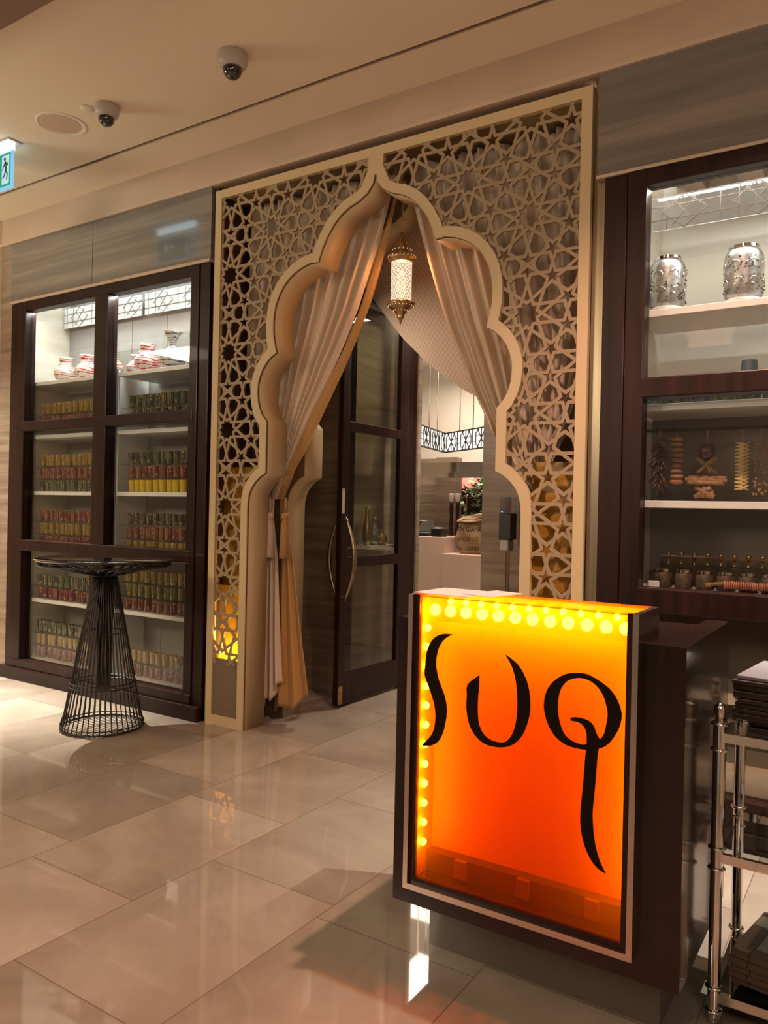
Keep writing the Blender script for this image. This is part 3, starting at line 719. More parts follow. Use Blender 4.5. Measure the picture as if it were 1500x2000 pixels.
GR = [(3.55, -2.52), (3.361, -2.583), (3.175, -2.63), (2.963, -2.685), (2.75, -2.756), (2.536, -2.856), (2.318, -2.971), (2.095, -3.101), (1.866, -3.23), (1.715, -3.335), (1.596, -3.39), (1.51, -3.431)]
drape('fabric', LXl, WR, 3.53, 1.51, 11, 0.031, M.curtain, 0.29, Lc)
drape('lining', WR, GR, 3.53, 1.51, 1, 0.02, M.lining, 0.295, Lc, ph=2.2, nu=24)
TL0 = [(1.51, -3.55), (1.45, -3.56), (1.1, -3.575), (0.6, -3.575), (0.05, -3.56)]; TL1 = [(1.51, -3.493), (1.4, -3.50), (1.1, -3.455), (0.6, -3.43), (0.25, -3.405)]
def tail(name, A, B, za, zb0, zb1, nf, amp, m, y, par, flare=0.0):
    def f(u, v):
        zb_ = zb0+(zb1-zb0)*u+0.03*math.sin(u*9); z = za+(zb_-za)*v; a, b = lerp(A, z), lerp(B, z)
        yy = y+amp*(0.3+v)*math.sin(2*PI*nf*u+1.2*v)+flare*v*v*(1+.4*math.sin(7*u))
        return (a+(b-a)*u, yy, z)
    return MB().grid(f, 60, 50).build(name, m, par, smooth='all', solid=.003)
tail('fabric_tail', TL0, TL1, 1.51, 0.09, 0.26, 3, 0.018, M.curtain, 0.27, Lc, 0.0)
TG0 = [(1.51, -3.493), (1.1, -3.47), (0.05, -3.52)]; TG1 = [(1.51, -3.431), (1.4, -3.43), (1.1, -3.365), (0.6, -3.27), (0.15, -3.17)]
tail('lining_tail', TG0, TG1, 1.51, 0.05, 0.20, 2.5, 0.022, M.lining, 0.32, Lc, 0.0)
def mir(T): return [(z, 2*XC-x) for z, x in T]
Rc = thing('curtain', 'blush curtain swept to the right inside the arch', 'curtain', (0, 0, 0))
RL = [(3.55, -2.50), (3.344, -2.485), (3.171, -2.432), (2.943, -2.355), (2.75, -2.287), (2.529, -2.206), (2.311, -2.106), (2.127, -2.019), (1.977, -1.941), (1.853, -1.881), (1.70, -1.77), (1.58, -1.66), (1.51, -1.60)]
drape('fabric', RL, mir(LXl), 3.53, 1.51, 11, 0.031, M.curtain, 0.29, Rc, ph=1)
tail('fabric_tail', mir(TL1), mir(TL0), 1.51, 0.2, 0.09, 3, 0.02, M.curtain, 0.27, Rc)
tail('lining_tail', mir(TG1), mir(TG0), 1.51, 0.2, 0.05, 2.5, 0.022, M.lining, 0.32, Rc)
def tassel(label, x, y, z, m):
    o = thing('tassel', label, 'tassel', (x, y, z))
    MB().tube([(0, 0, 0), (0.004, 0, -.05), (0, 0, -.10)], .006, 6).build('cord', m, o, smooth='all')
    MB().lathe([(0, -.10), (.014, -.10), (.026, -.112), (.030, -.128), (.024, -.142), (.016, -.146), (.020, -.152), (.024, -.158), (.014, -.162), (0, -.162)], n=20).build('knot', m, o, smooth='all')
    n = 60; mb = MB(); pr = [(.018, -.155), (.026, -.175), (.030, -.26), (.034, -.40), (.030, -.402), (0, -.40)]
    rings = []
    for r, zz in pr:
        if r == 0: rings.append([mb.bm.verts.new((0, 0, zz))]); continue
        rings.append([mb.bm.verts.new((r*(1+.07*math.cos(PI*k))*math.cos(2*PI*k/n), r*(1+.07*math.cos(PI*k))*math.sin(2*PI*k/n), zz+(0.006*math.sin(k*1.7) if zz < -.39 else 0))) for k in range(n)])
    for A, B in zip(rings, rings[1:]):
        for k in range(n):
            if len(B) == 1: mb.bm.faces.new((A[k], A[(k+1) % n], B[0]))
            else: mb.bm.faces.new((A[k], A[(k+1) % n], B[(k+1) % n], B[k]))
    mb.build('fringe', m, o, smooth='all')
tassel('blush tassel hanging at the left curtain tie, left of the gold one', -3.497, 0.225, 1.52, M.curtain)
tassel('gold brown tassel hanging at the left curtain tie beside the blush one', -3.365, 0.235, 1.52, M.lining)
# checked voile swag behind the arch
low = [(3.25, -3.50), (3.084, -3.365), (2.889, -3.206), (2.72, -3.065), (2.552, -2.885), (2.407, -2.71), (2.292, -2.522), (2.20, -2.33)]
def sw(u, v):
    k = u*(len(low)-1); i = min(int(k), len(low)-2); t_ = k-i
    z = low[i][0]*(1-t_)+low[i+1][0]*t_; x = low[i][1]*(1-t_)+low[i+1][1]*t_
    zt = 3.55; return (x+0.25*v*(1-u), 1.17-0.50*v, z+(zt-z)*v-0.10*math.sin(PI*v)*u+0.012*math.sin(14*v+3*u))
cn = MB().grid(sw, 50, 30).build('voile_swag', M.canopy, smooth='all'); tag(cn, 'checked voile swag draped across the doorway behind the lantern', 'drapery')

# ------------------------------------------------------------------ hanging lantern
M.lglow = None
def lantern_glow():
    m, nt, p = nodes('mosaic_glow')
    tc = N(nt, 'ShaderNodeTexCoord'); sep = N(nt, 'ShaderNodeSeparateXYZ'); nt.links.new(tc.outputs['Object'], sep.inputs[0])
    a = math_(nt, 'ARCTAN2', sep.outputs[1], sep.outputs[0])
    cmb = N(nt, 'ShaderNodeCombineXYZ'); nt.links.new(math_(nt, 'MULTIPLY', a, 14/(2*PI)*1.0), cmb.inputs[0]); nt.links.new(math_(nt, 'MULTIPLY', sep.outputs[2], 26.0), cmb.inputs[1])
    vo = N(nt, 'ShaderNodeTexVoronoi', feature='F1', Scale=1.0, Randomness=0.0); nt.links.new(cmb.outputs[0], vo.inputs[0])
    k = ramp(nt, vo.outputs['Distance'], [(0.0, (0.4, 0.10, 0.04)), (0.10, (0.4, 0.10, 0.04)), (0.13, (1, .80, .58)), (0.36, (1, .84, .66)), (0.40, (.25, .10, .04)), (0.46, (.25, .10, .04)), (0.49, (1, .78, .55))])
    em = N(nt, 'ShaderNodeEmission', Strength=1.5); nt.links.new(k, em.inputs[0])
    tr = N(nt, 'ShaderNodeBsdfTransparent'); nt.links.new(k, tr.inputs[0])
    mx = N(nt, 'ShaderNodeMixShader'); mx.inputs[0].default_value = 0.35
    nt.links.new(em.outputs[0], mx.inputs[1]); nt.links.new(tr.outputs[0], mx.inputs[2]); nt.links.new(mx.outputs[0], nt.nodes['Material Output'].inputs[0])
    return m
LX, LY = -2.475, 0.20
ln = thing('hanging_lantern', 'lit brass and mosaic glass lantern hanging on a chain in the arch', 'lantern', (LX, LY, 2.56))
MB().lathe([(.060, .115), (.062, .13), (.062, .36), (.060, .375), (.04, .375), (.04, .115)], n=36).build('glass_cylinder', lantern_glow(), ln, smooth='all')
MB().lathe([(0, .16), (.02, .17), (.028, .21), (.026, .27), (.012, .32), (0, .325)], n=18).build('bulb', emit('lantern_bulb_glow', (1, .80, .55), 9), ln, smooth='all')
bm_ = MB().lathe([(0, 0), (.004, .006), (.009, .02), (.008, .028), (.016, .034), (.022, .046), (.018, .056), (.034, .070), (.050, .086), (.072, .102), (.083, .116), (.085, .126), (.070, .134), (.066, .118), (0, .112)], n=36)
bm_.build('bottom_cup', M.brass, ln, smooth='all')
bm_ = MB().lathe([(.064, .368), (.070, .376), (.082, .384), (.085, .394), (.080, .408), (.066, .422), (.058, .442), (.048, .466), (.036, .486), (.026, .500), (.024, .512), (.016, .522), (.010, .532), (.008, .548), (0, .55)], n=36)
bm_.build('top_cap', M.brass, ln, smooth='all')
hl = MB()
for z, r, n in ((.108, .0765, 22), (.400, .083, 22), (.080, .045, 14), (.440, .059, 14)):
    for k in range(n):
        a = 2*PI*k/n; hl.lathe([(0, -.006), (.0028, 0), (0, .006)], c=(r*math.cos(a), r*math.sin(a), z), n=5)
hl.build('pierced_light', emit('lantern_pinholes', (1, .66, .36), 1.1), ln)
ch = MB()
for k in range(20):
    z = .55+k*.0158; q = []
    for i in range(10):
        a = 2*PI*i/10; w = .005*math.cos(a)
        q.append((w, 0, z+.011*math.sin(a)) if k % 2 else (0, w, z+.011*math.sin(a)))
    ch.tube(q, .0016, 5, closed=True)
ch.build('chain', M.brass, ln, smooth='all')
MB().box(-.008, .008, -.008, .008, .80, .855).build('hook_bracket', M.paper, ln)
pl = bpy.data.lights.new('lantern_bulb', 'POINT'); pl.energy = 85; pl.color = (1, .62, .32); pl.shadow_soft_size = .03
plo = bpy.data.objects.new('lantern_bulb', pl); plo.location = (LX, LY, 2.90); COL.objects.link(plo)

# ------------------------------------------------------------------ door and vestibule
struct('wall_vestibule_back', MB().box(-4.6, -3.55, 1.20, 1.28, 0, 3.6), M.stone)
struct('wall_vestibule_left', MB().box(-4.08, -4.0, 0.59, 1.20, 0, 3.6), M.stone)
struct('wall_vestibule_side', MB().box(-3.63, -3.55, 1.20, 1.90, 0, 3.6), M.stone)
struct('trim_7', MB().box(-3.86, -3.78, 0.70, 0.80, 0, 3.4), M.wood)
struct('wall_pier', MB().box(-2.30, -1.0, 1.00, 1.90, 0, 3.6), M.stone)
struct('trim_8', MB().box(-3.47, -3.385, 1.80, 1.95, 0, 3.6).box(-3.385, -2.30, 1.82, 1.95, 3.15, 3.6), M.wood, bevel=.008)
struct('trim_9', MB().box(-3.40, -3.372, 1.95, 2.0, 0, 3.6), M.stone)
d1 = bpy.data.objects.new('door_1', None); COL.objects.link(d1); d1.location = (-3.36, 1.735, 0); d1['kind'] = 'structure'
X0, X1 = -0.022, 0.022; y0, y1 = -0.91, 0.0; DH = 3.08
MB().box(X0, X1, y0, y0+.085, .02, DH).build('stile', M.wood, d1, bevel=.005)
MB().box(X0, X1, y1-.12, y1, .02, DH).build('stile', M.wood, d1, bevel=.005)
MB().box(X0, X1, y0+.08, y1-.11, .02, .24).build('bottom_rail', M.wood, d1, bevel=.005)
MB().box(X0, X1, y0+.08, y1-.11, DH-.10, DH).build('top_rail', M.wood, d1, bevel=.005)
for a, b in ((2.03, 2.10), (1.02, 1.10)): MB().box(X0, X1, y0+.08, y1-.11, a, b).build('rail', M.wood, d1, bevel=.005)
for a, b in ((.24, 1.02), (1.10, 2.03), (2.10, DH-.10)): MB().box(-.003, .003, y0+.085, y1-.12, a, b).build('glass_pane', M.doorglass, d1)
for sx in (1, -1):
    q = []
    for k in range(17):
        t_ = k/16; q.append((sx*(.028+.085*math.sin(PI*t_)), y0+.045, .78+t_*.62))
    h = MB().tube(q, [.004+.014*math.sin(PI*min(1, max(0, k/16)))**.7 for k in range(17)], 10).build('pull_handle', M.bronze, d1, smooth='all')
    MB().tube([(sx*.02, y0+.045, .80), (sx*.05, y0+.045, .81)], .007, 8).build('handle_post', M.bronze, d1); MB().tube([(sx*.02, y0+.045, 1.38), (sx*.05, y0+.045, 1.37)], .007, 8).build('handle_post', M.bronze, d1)
MB().box(X1, X1+.003, y0+.005, y0+.035, 1.42, 1.60).build('lock_plate', M.paper, d1)
MB().box(X1, X1+.006, y0, y0+.05, .03, .16).box(X0-.003, X0, y0, y0+.05, .03, .16).build('hinge_plate', M.brass, d1)
pf = MB().box(-4.0, -3.96, 0.66, 0.80, 1.17, 1.75).build('framed_picture', M.greypanel, bevel=.01); tag(pf, 'grey framed picture just inside the doorway behind the arch jamb', 'picture')

# ------------------------------------------------------------------ shop interior
struct('ceiling_shop', MB().box(-9, 2, 0.62, 8, 3.60, 3.7), M.whitewall)
struct('wall_back', MB().box(-9, 2, 6.4, 6.5, 0, 3.6), M.whitewall)
struct('wall_shop_left', MB().box(-7.6, -7.5, 1.3, 6.4, 0, 3.6), M.stone)
struct('wall_shop_right', MB().box(1.9, 2, 0.7, 6.4, 0, 3.6), M.taupe)
struct('wall_stone_screen', MB().box(-6.6, -4.96, 5.3, 5.4, 0, 2.15), M.stone)
struct('wall_stone_pier', MB().box(-4.96, -4.66, 5.1, 5.25, 0, 2.15), M.stone)
struct('door_2', MB().box(-4.95, -3.3, 5.7, 5.75, 0, 2.1), M.wood)
ct = thing('service_counter', 'pale pink stepped service counter inside the shop', 'counter', (-3.8, 3.4, 0))
P(MB().box(-5.4, -3.77, 3.20, 3.85, 0, 1.19), 'upper_block', M.counter, ct, bevel=.006)
P(MB().box(-3.765, -1.6, 3.12, 3.85, 0, 1.03), 'lower_block', M.counter, ct, bevel=.006)
def burlap_sack():
    o = thing('coffee_sack', 'open burlap coffee sack with dark printed lettering on the low counter', 'sack', (-3.47, 3.44, 1.032))
    def f(u, v):
        a = 2*PI*u; R = .235+.03*math.sin(PI*min(v, .9)); z = v*.36
        z += .05*math.sin(a+.6)*v; R += .012*math.sin(5*a+6*v)+.006*math.sin(11*a)
        return (R*math.cos(a), R*math.sin(a)*.8, z)
    MB().grid(f, 64, 20).build('sack_body', M.burlap, o, smooth='all', solid=.006)
    def g(u, v):
        a = 2*PI*u; R = .265-.07*v+.012*math.sin(6*a+8*v); z = .36+.05*math.sin(a+.6)+.035*math.sin(PI*v)-.03*v
        return (R*math.cos(a), R*math.sin(a)*.8, z)
    MB().grid(g, 64, 8).build('rolled_rim', M.burlap, o, smooth='all', solid=.012)
    MB().lathe([(0, .31), (.12, .315), (.20, .30)], n=24).build('coffee_beans', M.ink, o)
    for s, z, sz in (('PAPUA NEW GUINEA', .25, .058), ('ARABICA COFFEE', .155, .052), ('NATURAL SOUND', .06, .052)):
        cu = bpy.data.curves.new('printed_text', 'FONT'); cu.body = s; cu.size = sz; cu.extrude = .001; cu.align_x = 'CENTER'
        tmp = bpy.data.objects.new('tmp', cu); me = bpy.data.meshes.new_from_object(tmp); bpy.data.objects.remove(tmp)
        for v in me.vertices:
            a = -PI/2-0.55+v.co.x/.27; hz = z+v.co.y; R = .272
            v.co = Vector((R*math.cos(a), R*math.sin(a)*.82, hz+.05*math.sin(a+.6)*.5))
        me.materials.clear(); me.materials.append(M.ink)
        t_ = bpy.data.objects.new('printed_text', me); COL.objects.link(t_); t_.parent = o
burlap_sack()
o = thing('point_of_sale_terminal', 'black tilted touchscreen till on the upper counter', 'till', (-4.10, 3.36, 1.192))
MB().box(-.09, .09, -.10, .10, 0, .035).build('base', M.black, o, bevel=.005)
s_ = MB().box(-.13, .13, -.006, .006, 0, .17).build('screen', M.blackglass, o, bevel=.004); s_.rotation_euler = (math.radians(-48), 0, math.radians(38)); s_.location = (-.02, -.02, .04)
o = thing('receipt_printer', 'small black receipt printer right of the till', 'printer', (-3.90, 3.31, 1.192))
MB().box(-.06, .06, -.08, .08, 0, .085).build('body', M.black, o, bevel=.01); MB().box(-.04, .04, -.05, .0, .085, .095).build('paper_slot', M.paper, o)
for i, (x, lb) in enumerate(((-3.92, 'tall wooden pepper mill with pale top, left one of the pair'), (-3.845, 'tall wooden pepper mill with pale top, right one of the pair'))):
    zz = 1.192; o = thing('pepper_mill', lb, 'pepper mill', (x+.02, 3.56, zz))
    MB().lathe([(0, 0), (.030, 0), (.032, .02), (.020, .10), (.016, .20), (.022, .28), (.018, .33), (.024, .36), (0, .37)], n=16).build('body', M.wood, o, smooth='all')
    MB().lathe([(.018, .36), (.022, .37), (.034, .44), (.034, .45), (0, .452)], n=16).build('head', M.camwhite, o, smooth='all')
o = thing('potted_shrub', 'leafy green shrub beside the dark doorway in the shop', 'plant', (-4.36, 5.10, 1.0))
MB().box(-.12, .12, -.12, .12, -1.0, .2).build('planter', M.black, o)
lf = MB()
for k in range(260):
    a = random.random()*2*PI; r = random.random()**.5*.27; z = .22+random.random()*.62; r *= (1.1-(z-.2)); c = Vector((r*math.cos(a), r*math.sin(a), z))
    d = Vector((random.uniform(-1, 1), random.uniform(-1, 1), random.uniform(-.3, 1))).normalized()*.075; e = d.cross(Vector((0, 0, 1))).normalized()*.03
    lf.quad(c, c+d*.5+e, c+d, c+d*.5-e)
lf.build('foliage', M.leaf, o); st = MB()
for k in range(7): st.tube([(0, 0, .15), (random.uniform(-.1, .1), random.uniform(-.1, .1), .45), (random.uniform(-.18, .18), random.uniform(-.18, .18), .8)], .006, 5)
st.build('stem', M.wood, o)
o = thing('table_lamp', 'lamp with a dusty pink conical shade in the dark doorway', 'lamp', (-4.72, 5.52, 0.9))
MB().lathe([(.18, .86), (.12, 1.02), (.118, 1.02), (.178, .86)], n=28).build('lamp_shade', mat('pink_shade', (0.75, 0.22, 0.20), 0.8), o, smooth='all')
MB().tube([(0, 0, 0), (0, 0, .9)], .012, 8).build('pole', M.brass, o); MB().box(-.2, .2, -.12, .12, -.9, 0).build('side_table', M.wood, o)
pd = thing('pendant_light_frame', 'rectangular hanging light frame with glowing fretwork panels in the shop', 'pendant light', (-4.26, 4.05, 2.14))
glow = emit('lit_panel', (1.0, 0.93, 0.82), 1.35)
def fretplane(p, q, z0, z1, m, par):
    L = math.hypot(q[0]-p[0], q[1]-p[1]); ang = math.atan2(q[1]-p[1], q[0]-p[0]); h = z1-z0
    a = MB().box(0, L, 0, .012, 0, h).build('lit_panel', m, par); b = MB(); x = 0.0; w = .0036
    while x < L-.05:
        for s, e in (((0, .35), (1.6, .35)), ((0, .65), (1.6, .65)), ((.2, .2), (.5, 0)), ((.2, .8), (.5, 1)), ((.2, .2), (.2, .8)), ((.5, 0), (1.0, 0.0)), ((1.0, 0), (1.3, .3)), ((1.3, .3), (1.3, .7)), ((1.3, .7), (1, 1)), ((.35, 0), (1.15, 1)), ((1.15, 0), (.35, 1)), ((.75, 0), (.75, 1)), ((1.45, 0), (1.45, 1))):
            if x+e[0]*h < L: b.bar((x+s[0]*h, s[1]*h), (x+e[0]*h, e[1]*h), w, -.012, -.002)
        x += 1.6*h
    b.box(0, L, -.014, .016, -.012, 0); b.box(0, L, -.014, .016, h, h+.012)
    c = b.build('fretwork', M.wood, par)
    for o_ in (a, c): o_.location = (p[0]-par.location.x, p[1]-par.location.y, z0-par.location.z); o_.rotation_euler = (0, 0, ang)
fretplane((-4.02, 2.9), (-4.26, 4.05), 2.13, 2.33, glow, pd)
fretplane((-4.26, 4.05), (-3.10, 3.31), 2.13, 2.33, glow, pd)
for x, y in ((-4.13, 3.45), (-4.20, 3.75), (-4.0, 3.9), (-3.75, 3.73), (-3.45, 3.54)):
    MB().tube([(x+4.26, y-4.05, .2), (x+4.26, y-4.05, 1.46)], .006, 6).build('hanging_rod', M.steel, pd)
hd = MB().box(-6.2, -3.2, 4.2, 4.9, 1.86, 2.02).box(-6.2, -3.2, 4.16, 4.2, 1.84, 1.90).build('mirrored_canopy', M.chrome); tag(hd, 'mirrored steel canopy below the lit pendant panels', 'canopy')
# sanitiser stand
o = thing('sanitiser_stand', 'clear and black hand sanitiser dispenser on a thin steel pole beside the arch', 'dispenser', (-2.04, 0.85, 0))
MB().tube([(-.009, 0, .01), (-.009, 0, 1.22)], .006, 8).tube([(.009, 0, .01), (.009, 0, 1.22)], .006, 8).build('pole', M.steel, o)
MB().lathe([(0, 0), (.14, 0), (.14, .012), (0, .014)], n=28).build('base', M.steel, o)
MB().box(-.042, .042, -.05, .04, 1.45, 1.55).build('tank', pane('smoky_tank', (.75, .75, .8), haze=((.8, .8, .85), .6)), o, bevel=.008)
MB().box(-.042, .042, -.052, .04, 1.28, 1.45).build('housing', M.black, o, bevel=.006)
MB().box(-.03, .03, -.06, .03, 1.21, 1.28).build('spout', M.camwhite, o, bevel=.01)
MB().lathe([(0, 0), (.006, .001), (0, .004)], c=(-.02, -.056, 1.455), n=8).build('indicator', emit('blue_led', (.1, .3, 1), 8), o)
# decor on a ledge reflected and seen through the door glass
lg = MB().box(-3.55, -3.40, 1.30, 1.72, 1.14, 1.17).build('wall_ledge', M.white); tag(lg, 'white ledge on the stone wall behind the glass door', 'shelf')
for i, (y, h, r, lb) in enumerate(((1.36, .30, .035, 'tall gilt bottle on the ledge behind the door glass'), (1.46, .22, .04, 'silver and gold jar on the ledge behind the door glass'), (1.57, .12, .05, 'low gilt bowl on the ledge behind the door glass'))):
    o = MB().lathe([(0, 0), (r*.7, 0), (r, h*.15), (r, h*.5), (r*.5, h*.7), (r*.4, h*.9), (r*.6, h), (0, h)], n=20).build('gilt_vessel', M.brass if i != 1 else M.silver, smooth='all'); o.location = (-3.475, y, 1.171); tag(o, lb, 'vessel')

# ------------------------------------------------------------------ lectern with lit sign
lc = thing('lectern', 'dark glossy wooden reception lectern with a lit orange sign box on its front', 'lectern', (-0.88, -1.28, 0))
WX0, WX1, WYf, WYb, WZ0, WZ1 = -1.325, -0.439, -1.60, -0.96, 0.20, 1.108
P(MB().box(WX0, -1.262, WYf, WYb, WZ0, WZ1).box(-0.551, WX1, WYf, -1.43, WZ0, WZ1-.02).box(-0.551, WX1, WYf, WYf+.03, WZ1-.02, WZ1).box(WX1-.07, WX1, WYf+.03, WYb, WZ1-.02, WZ1).box(-1.262, -0.551, WYf, -1.43, WZ0, .268).box(-1.262, WX1, -1.43, WYb, WZ0, WZ1-.02), 'body', M.lacquer, lc)
P(MB().box(-1.27, -0.52, -1.45, -1.02, 0, WZ0), 'plinth', mat('grey_plinth', (0.11, 0.09, 0.07), 0.25, coat=.4, vary=.05), lc)
BX0, BX1, BYf, BYb, BZ0, BZ1 = -1.262, -0.551, -1.645, -1.43, 0.268, 1.190
sb = P(MB().box(BX0, BX0+.016, BYf, BYb, BZ0, BZ1).box(BX1-.016, BX1, BYf, BYb, BZ0, BZ1).box(BX0+.016, BX1-.016, BYf, BYb, BZ0, BZ0+.018).box(BX0+.016, BX1-.016, BYb-.01, BYb, WZ1, BZ1), 'light_box', M.steel, lc)
def SB(mb, name, m, **kw):
    o = mb.build(name, m, None, **kw); o.parent = sb; return o
SB(MB().box(BX0+.016, BX0+.034, BYf+.012, BYf+.03, BZ0+.018, BZ1-.002).box(BX1-.034, BX1-.016, BYf+.012, BYf+.03, BZ0+.018, BZ1-.002).box(BX0+.034, BX1-.034, BYf+.012, BYf+.03, BZ0+.018, BZ0+.036), 'inner_trim', M.wood)
SB(MB().box(BX0+.034, BX1-.034, BYf+.018, BYf+.024, BZ0+.036, BZ1-.004), 'glass_panel', M.orangeglass)
SB(MB().box(BX0+.016, BX1-.016, BYf+.012, BYb-.01, BZ1-.006, BZ1), 'top_glass', M.orangeglass)
SB(MB().box(BX0+.016, BX1-.016, BYf+.150, BYf+.156, BZ0+.018, BZ1-.10), 'back_panel', M.orangepanel)
SB(MB().box(BX0+.016, BX0+.02, BYf+.03, BYb-.01, BZ0+.02, BZ1-.008).box(BX1-.02, BX1-.016, BYf+.03, BYb-.01, BZ0+.02, BZ1-.008).box(BX0+.016, BX1-.016, BYb-.014, BYb-.010, BZ0, BZ1-.008), 'inner_wall', M.orangepanel)
SB(MB().box(BX0+.02, BX1-.02, BYf+.11, BYf+.15, BZ0+.02, BZ0+.085), 'base_block', M.reveal)
for k in range(3): SB(MB().box(BX0+.13+k*.21, BX0+.17+k*.21, BYf+.095, BYf+.11, BZ0+.03, BZ0+.085), 'spacer_block', M.kick)
sp = [(0, -.0125), (.006, -.011), (.0105, -.006), (.0125, 0), (.0105, .006), (.006, .011), (0, .0125)]
def bulb(x, y, z, s=1.0): SB(MB().lathe([(r*s, q*s) for r, q in sp], c=(x, y, z), n=10), 'bulb', M.bulb, smooth='all')
for k in range(12): bulb(BX0+.055+k*(BX1-BX0-.11)/11, BYf+.075, BZ1-.052, 1.5)
for k in range(12): bulb(BX0+.055+k*(BX1-BX0-.11)/11, BYb-.035, BZ1-.035, .9)
for k in range(12): bulb(BX0+.034, BYf+.065, BZ0+.13+k*.062, .95)
for k in range(12): bulb(BX1-.026, BYf+.125, BZ0+.13+k*.062, .95)
# lettering
LU = [(-1.019, 0.965), (-1.057, 0.932), (-1.059, 0.898), (-1.06, 0.867), (-1.056, 0.837), (-1.045, 0.805), (-1.024, 0.779), (-0.994, 0.763), (-0.957, 0.761), (-0.925, 0.768), (-0.9, 0.783), (-0.878, 0.81), (-0.864, 0.845), (-0.856, 0.882), (-0.857, 0.917), (-0.864, 0.956), (-0.88, 0.99), (-0.902, 1.016), (-0.938, 1.037), (-0.921, 1.014), (-0.908, 0.986), (-0.9, 0.952), (-0.896, 0.911), (-0.896, 0.869), (-0.901, 0.833), (-0.913, 0.801), (-0.932, 0.781), (-0.955, 0.776), (-0.981, 0.78), (-1.001, 0.792), (-1.015, 0.814), (-1.021, 0.843), (-1.022, 0.891), (-1.019, 0.935)]
LQ = [(-0.72, 1.011), (-0.691, 1.011), (-0.657, 0.997), (-0.628, 0.979), (-0.608, 0.954), (-0.595, 0.918), (-0.599, 0.885), (-0.612, 0.855), (-0.63, 0.829), (-0.647, 0.816), (-0.655, 0.813), (-0.658, 0.791), (-0.661, 0.735), (-0.665, 0.678), (-0.668, 0.633), (-0.665, 0.589), (-0.658, 0.546), (-0.646, 0.51), (-0.628, 0.478), (-0.651, 0.487), (-0.674, 0.511), (-0.692, 0.549), (-0.701, 0.591), (-0.702, 0.631), (-0.699, 0.671), (-0.695, 0.728), (-0.692, 0.785), (-0.69, 0.803), (-0.715, 0.802), (-0.75, 0.807), (-0.78, 0.825), (-0.802, 0.856), (-0.814, 0.894), (-0.813, 0.929), (-0.802, 0.96), (-0.781, 0.985), (-0.752, 1.004)]
LQi = [(-0.722, 0.996), (-0.748, 0.984), (-0.766, 0.959), (-0.773, 0.929), (-0.773, 0.895), (-0.766, 0.862), (-0.751, 0.833), (-0.727, 0.819), (-0.701, 0.815), (-0.689, 0.819), (-0.689, 0.836), (-0.691, 0.852), (-0.699, 0.867), (-0.714, 0.875), (-0.735, 0.876), (-0.737, 0.884), (-0.717, 0.888), (-0.688, 0.885), (-0.671, 0.873), (-0.662, 0.852), (-0.653, 0.838), (-0.642, 0.855), (-0.636, 0.884), (-0.633, 0.912), (-0.639, 0.939), (-0.65, 0.965), (-0.671, 0.987), (-0.696, 0.997)]
LS = [(-1.11, 1.077), (-1.146, 1.074), (-1.173, 1.061), (-1.192, 1.037), (-1.201, 1.01), (-1.205, 0.978), (-1.207, 0.946), (-1.202, 0.928), (-1.185, 0.892), (-1.171, 0.856), (-1.165, 0.82), (-1.169, 0.781), (-1.181, 0.754), (-1.206, 0.727), (-1.21, 0.718), (-1.181, 0.724), (-1.156, 0.739), (-1.139, 0.768), (-1.129, 0.807), (-1.126, 0.845), (-1.133, 0.881), (-1.146, 0.91), (-1.157, 0.934), (-1.165, 0.964), (-1.167, 0.989), (-1.163, 1.015), (-1.153, 1.041), (-1.135, 1.062)]
def smooth_loop(L, n=3):
    out = []; K = len(L)
    for i in range(K):
        p0, p1, p2, p3 = L[i-1], L[i], L[(i+1) % K], L[(i+2) % K]
        def ang(a, b, c):
            u = Vector((b[0]-a[0], b[1]-a[1])); v = Vector((c[0]-b[0], c[1]-b[1])); return u.angle(v) if u.length and v.length else 0
        s1 = ang(p0, p1, p2) > .9; s2 = ang(p1, p2, p3) > .9
        for k in range(n):
            t_ = k/n
            m1 = [0 if s1 else (p2[j]-p0[j])*.5 for j in (0, 1)]; m2 = [0 if s2 else (p3[j]-p1[j])*.5 for j in (0, 1)]
            if s1: m1 = [(p2[j]-p1[j]) for j in (0, 1)]
            if s2: m2 = [(p2[j]-p1[j]) for j in (0, 1)]
            h = (2*t_**3-3*t_**2+1, t_**3-2*t_**2+t_, -2*t_**3+3*t_**2, t_**3-t_**2)
            out.append(tuple(h[0]*p1[j]+h[1]*m1[j]+h[2]*p2[j]+h[3]*m2[j] for j in (0, 1)))
    return out
for loops in ([LS], [LU], [LQ, LQi]):
    o = poly2d('letter', [smooth_loop(l) for l in loops], BYf+.0135, .003, M.vinyl); o.parent = sb
o = MB().box(-.098, .098, -.100, .100, 0, .002).build('menu_sheet', M.paper); o.location = (-1.165, -1.515, BZ1+.001); o.rotation_euler = (0, 0, -.02); tag(o, 'large white paper sheet lying on the lectern top, the left one', 'paper')
o = MB().box(-.055, .055, -.085, .085, 0, .002).build('menu_sheet', M.paper); o.location = (-1.045, -1.49, BZ1+.0035); o.rotation_euler = (0, 0, -.25); tag(o, 'small white paper sheet lying on the lectern top, the right one', 'paper')

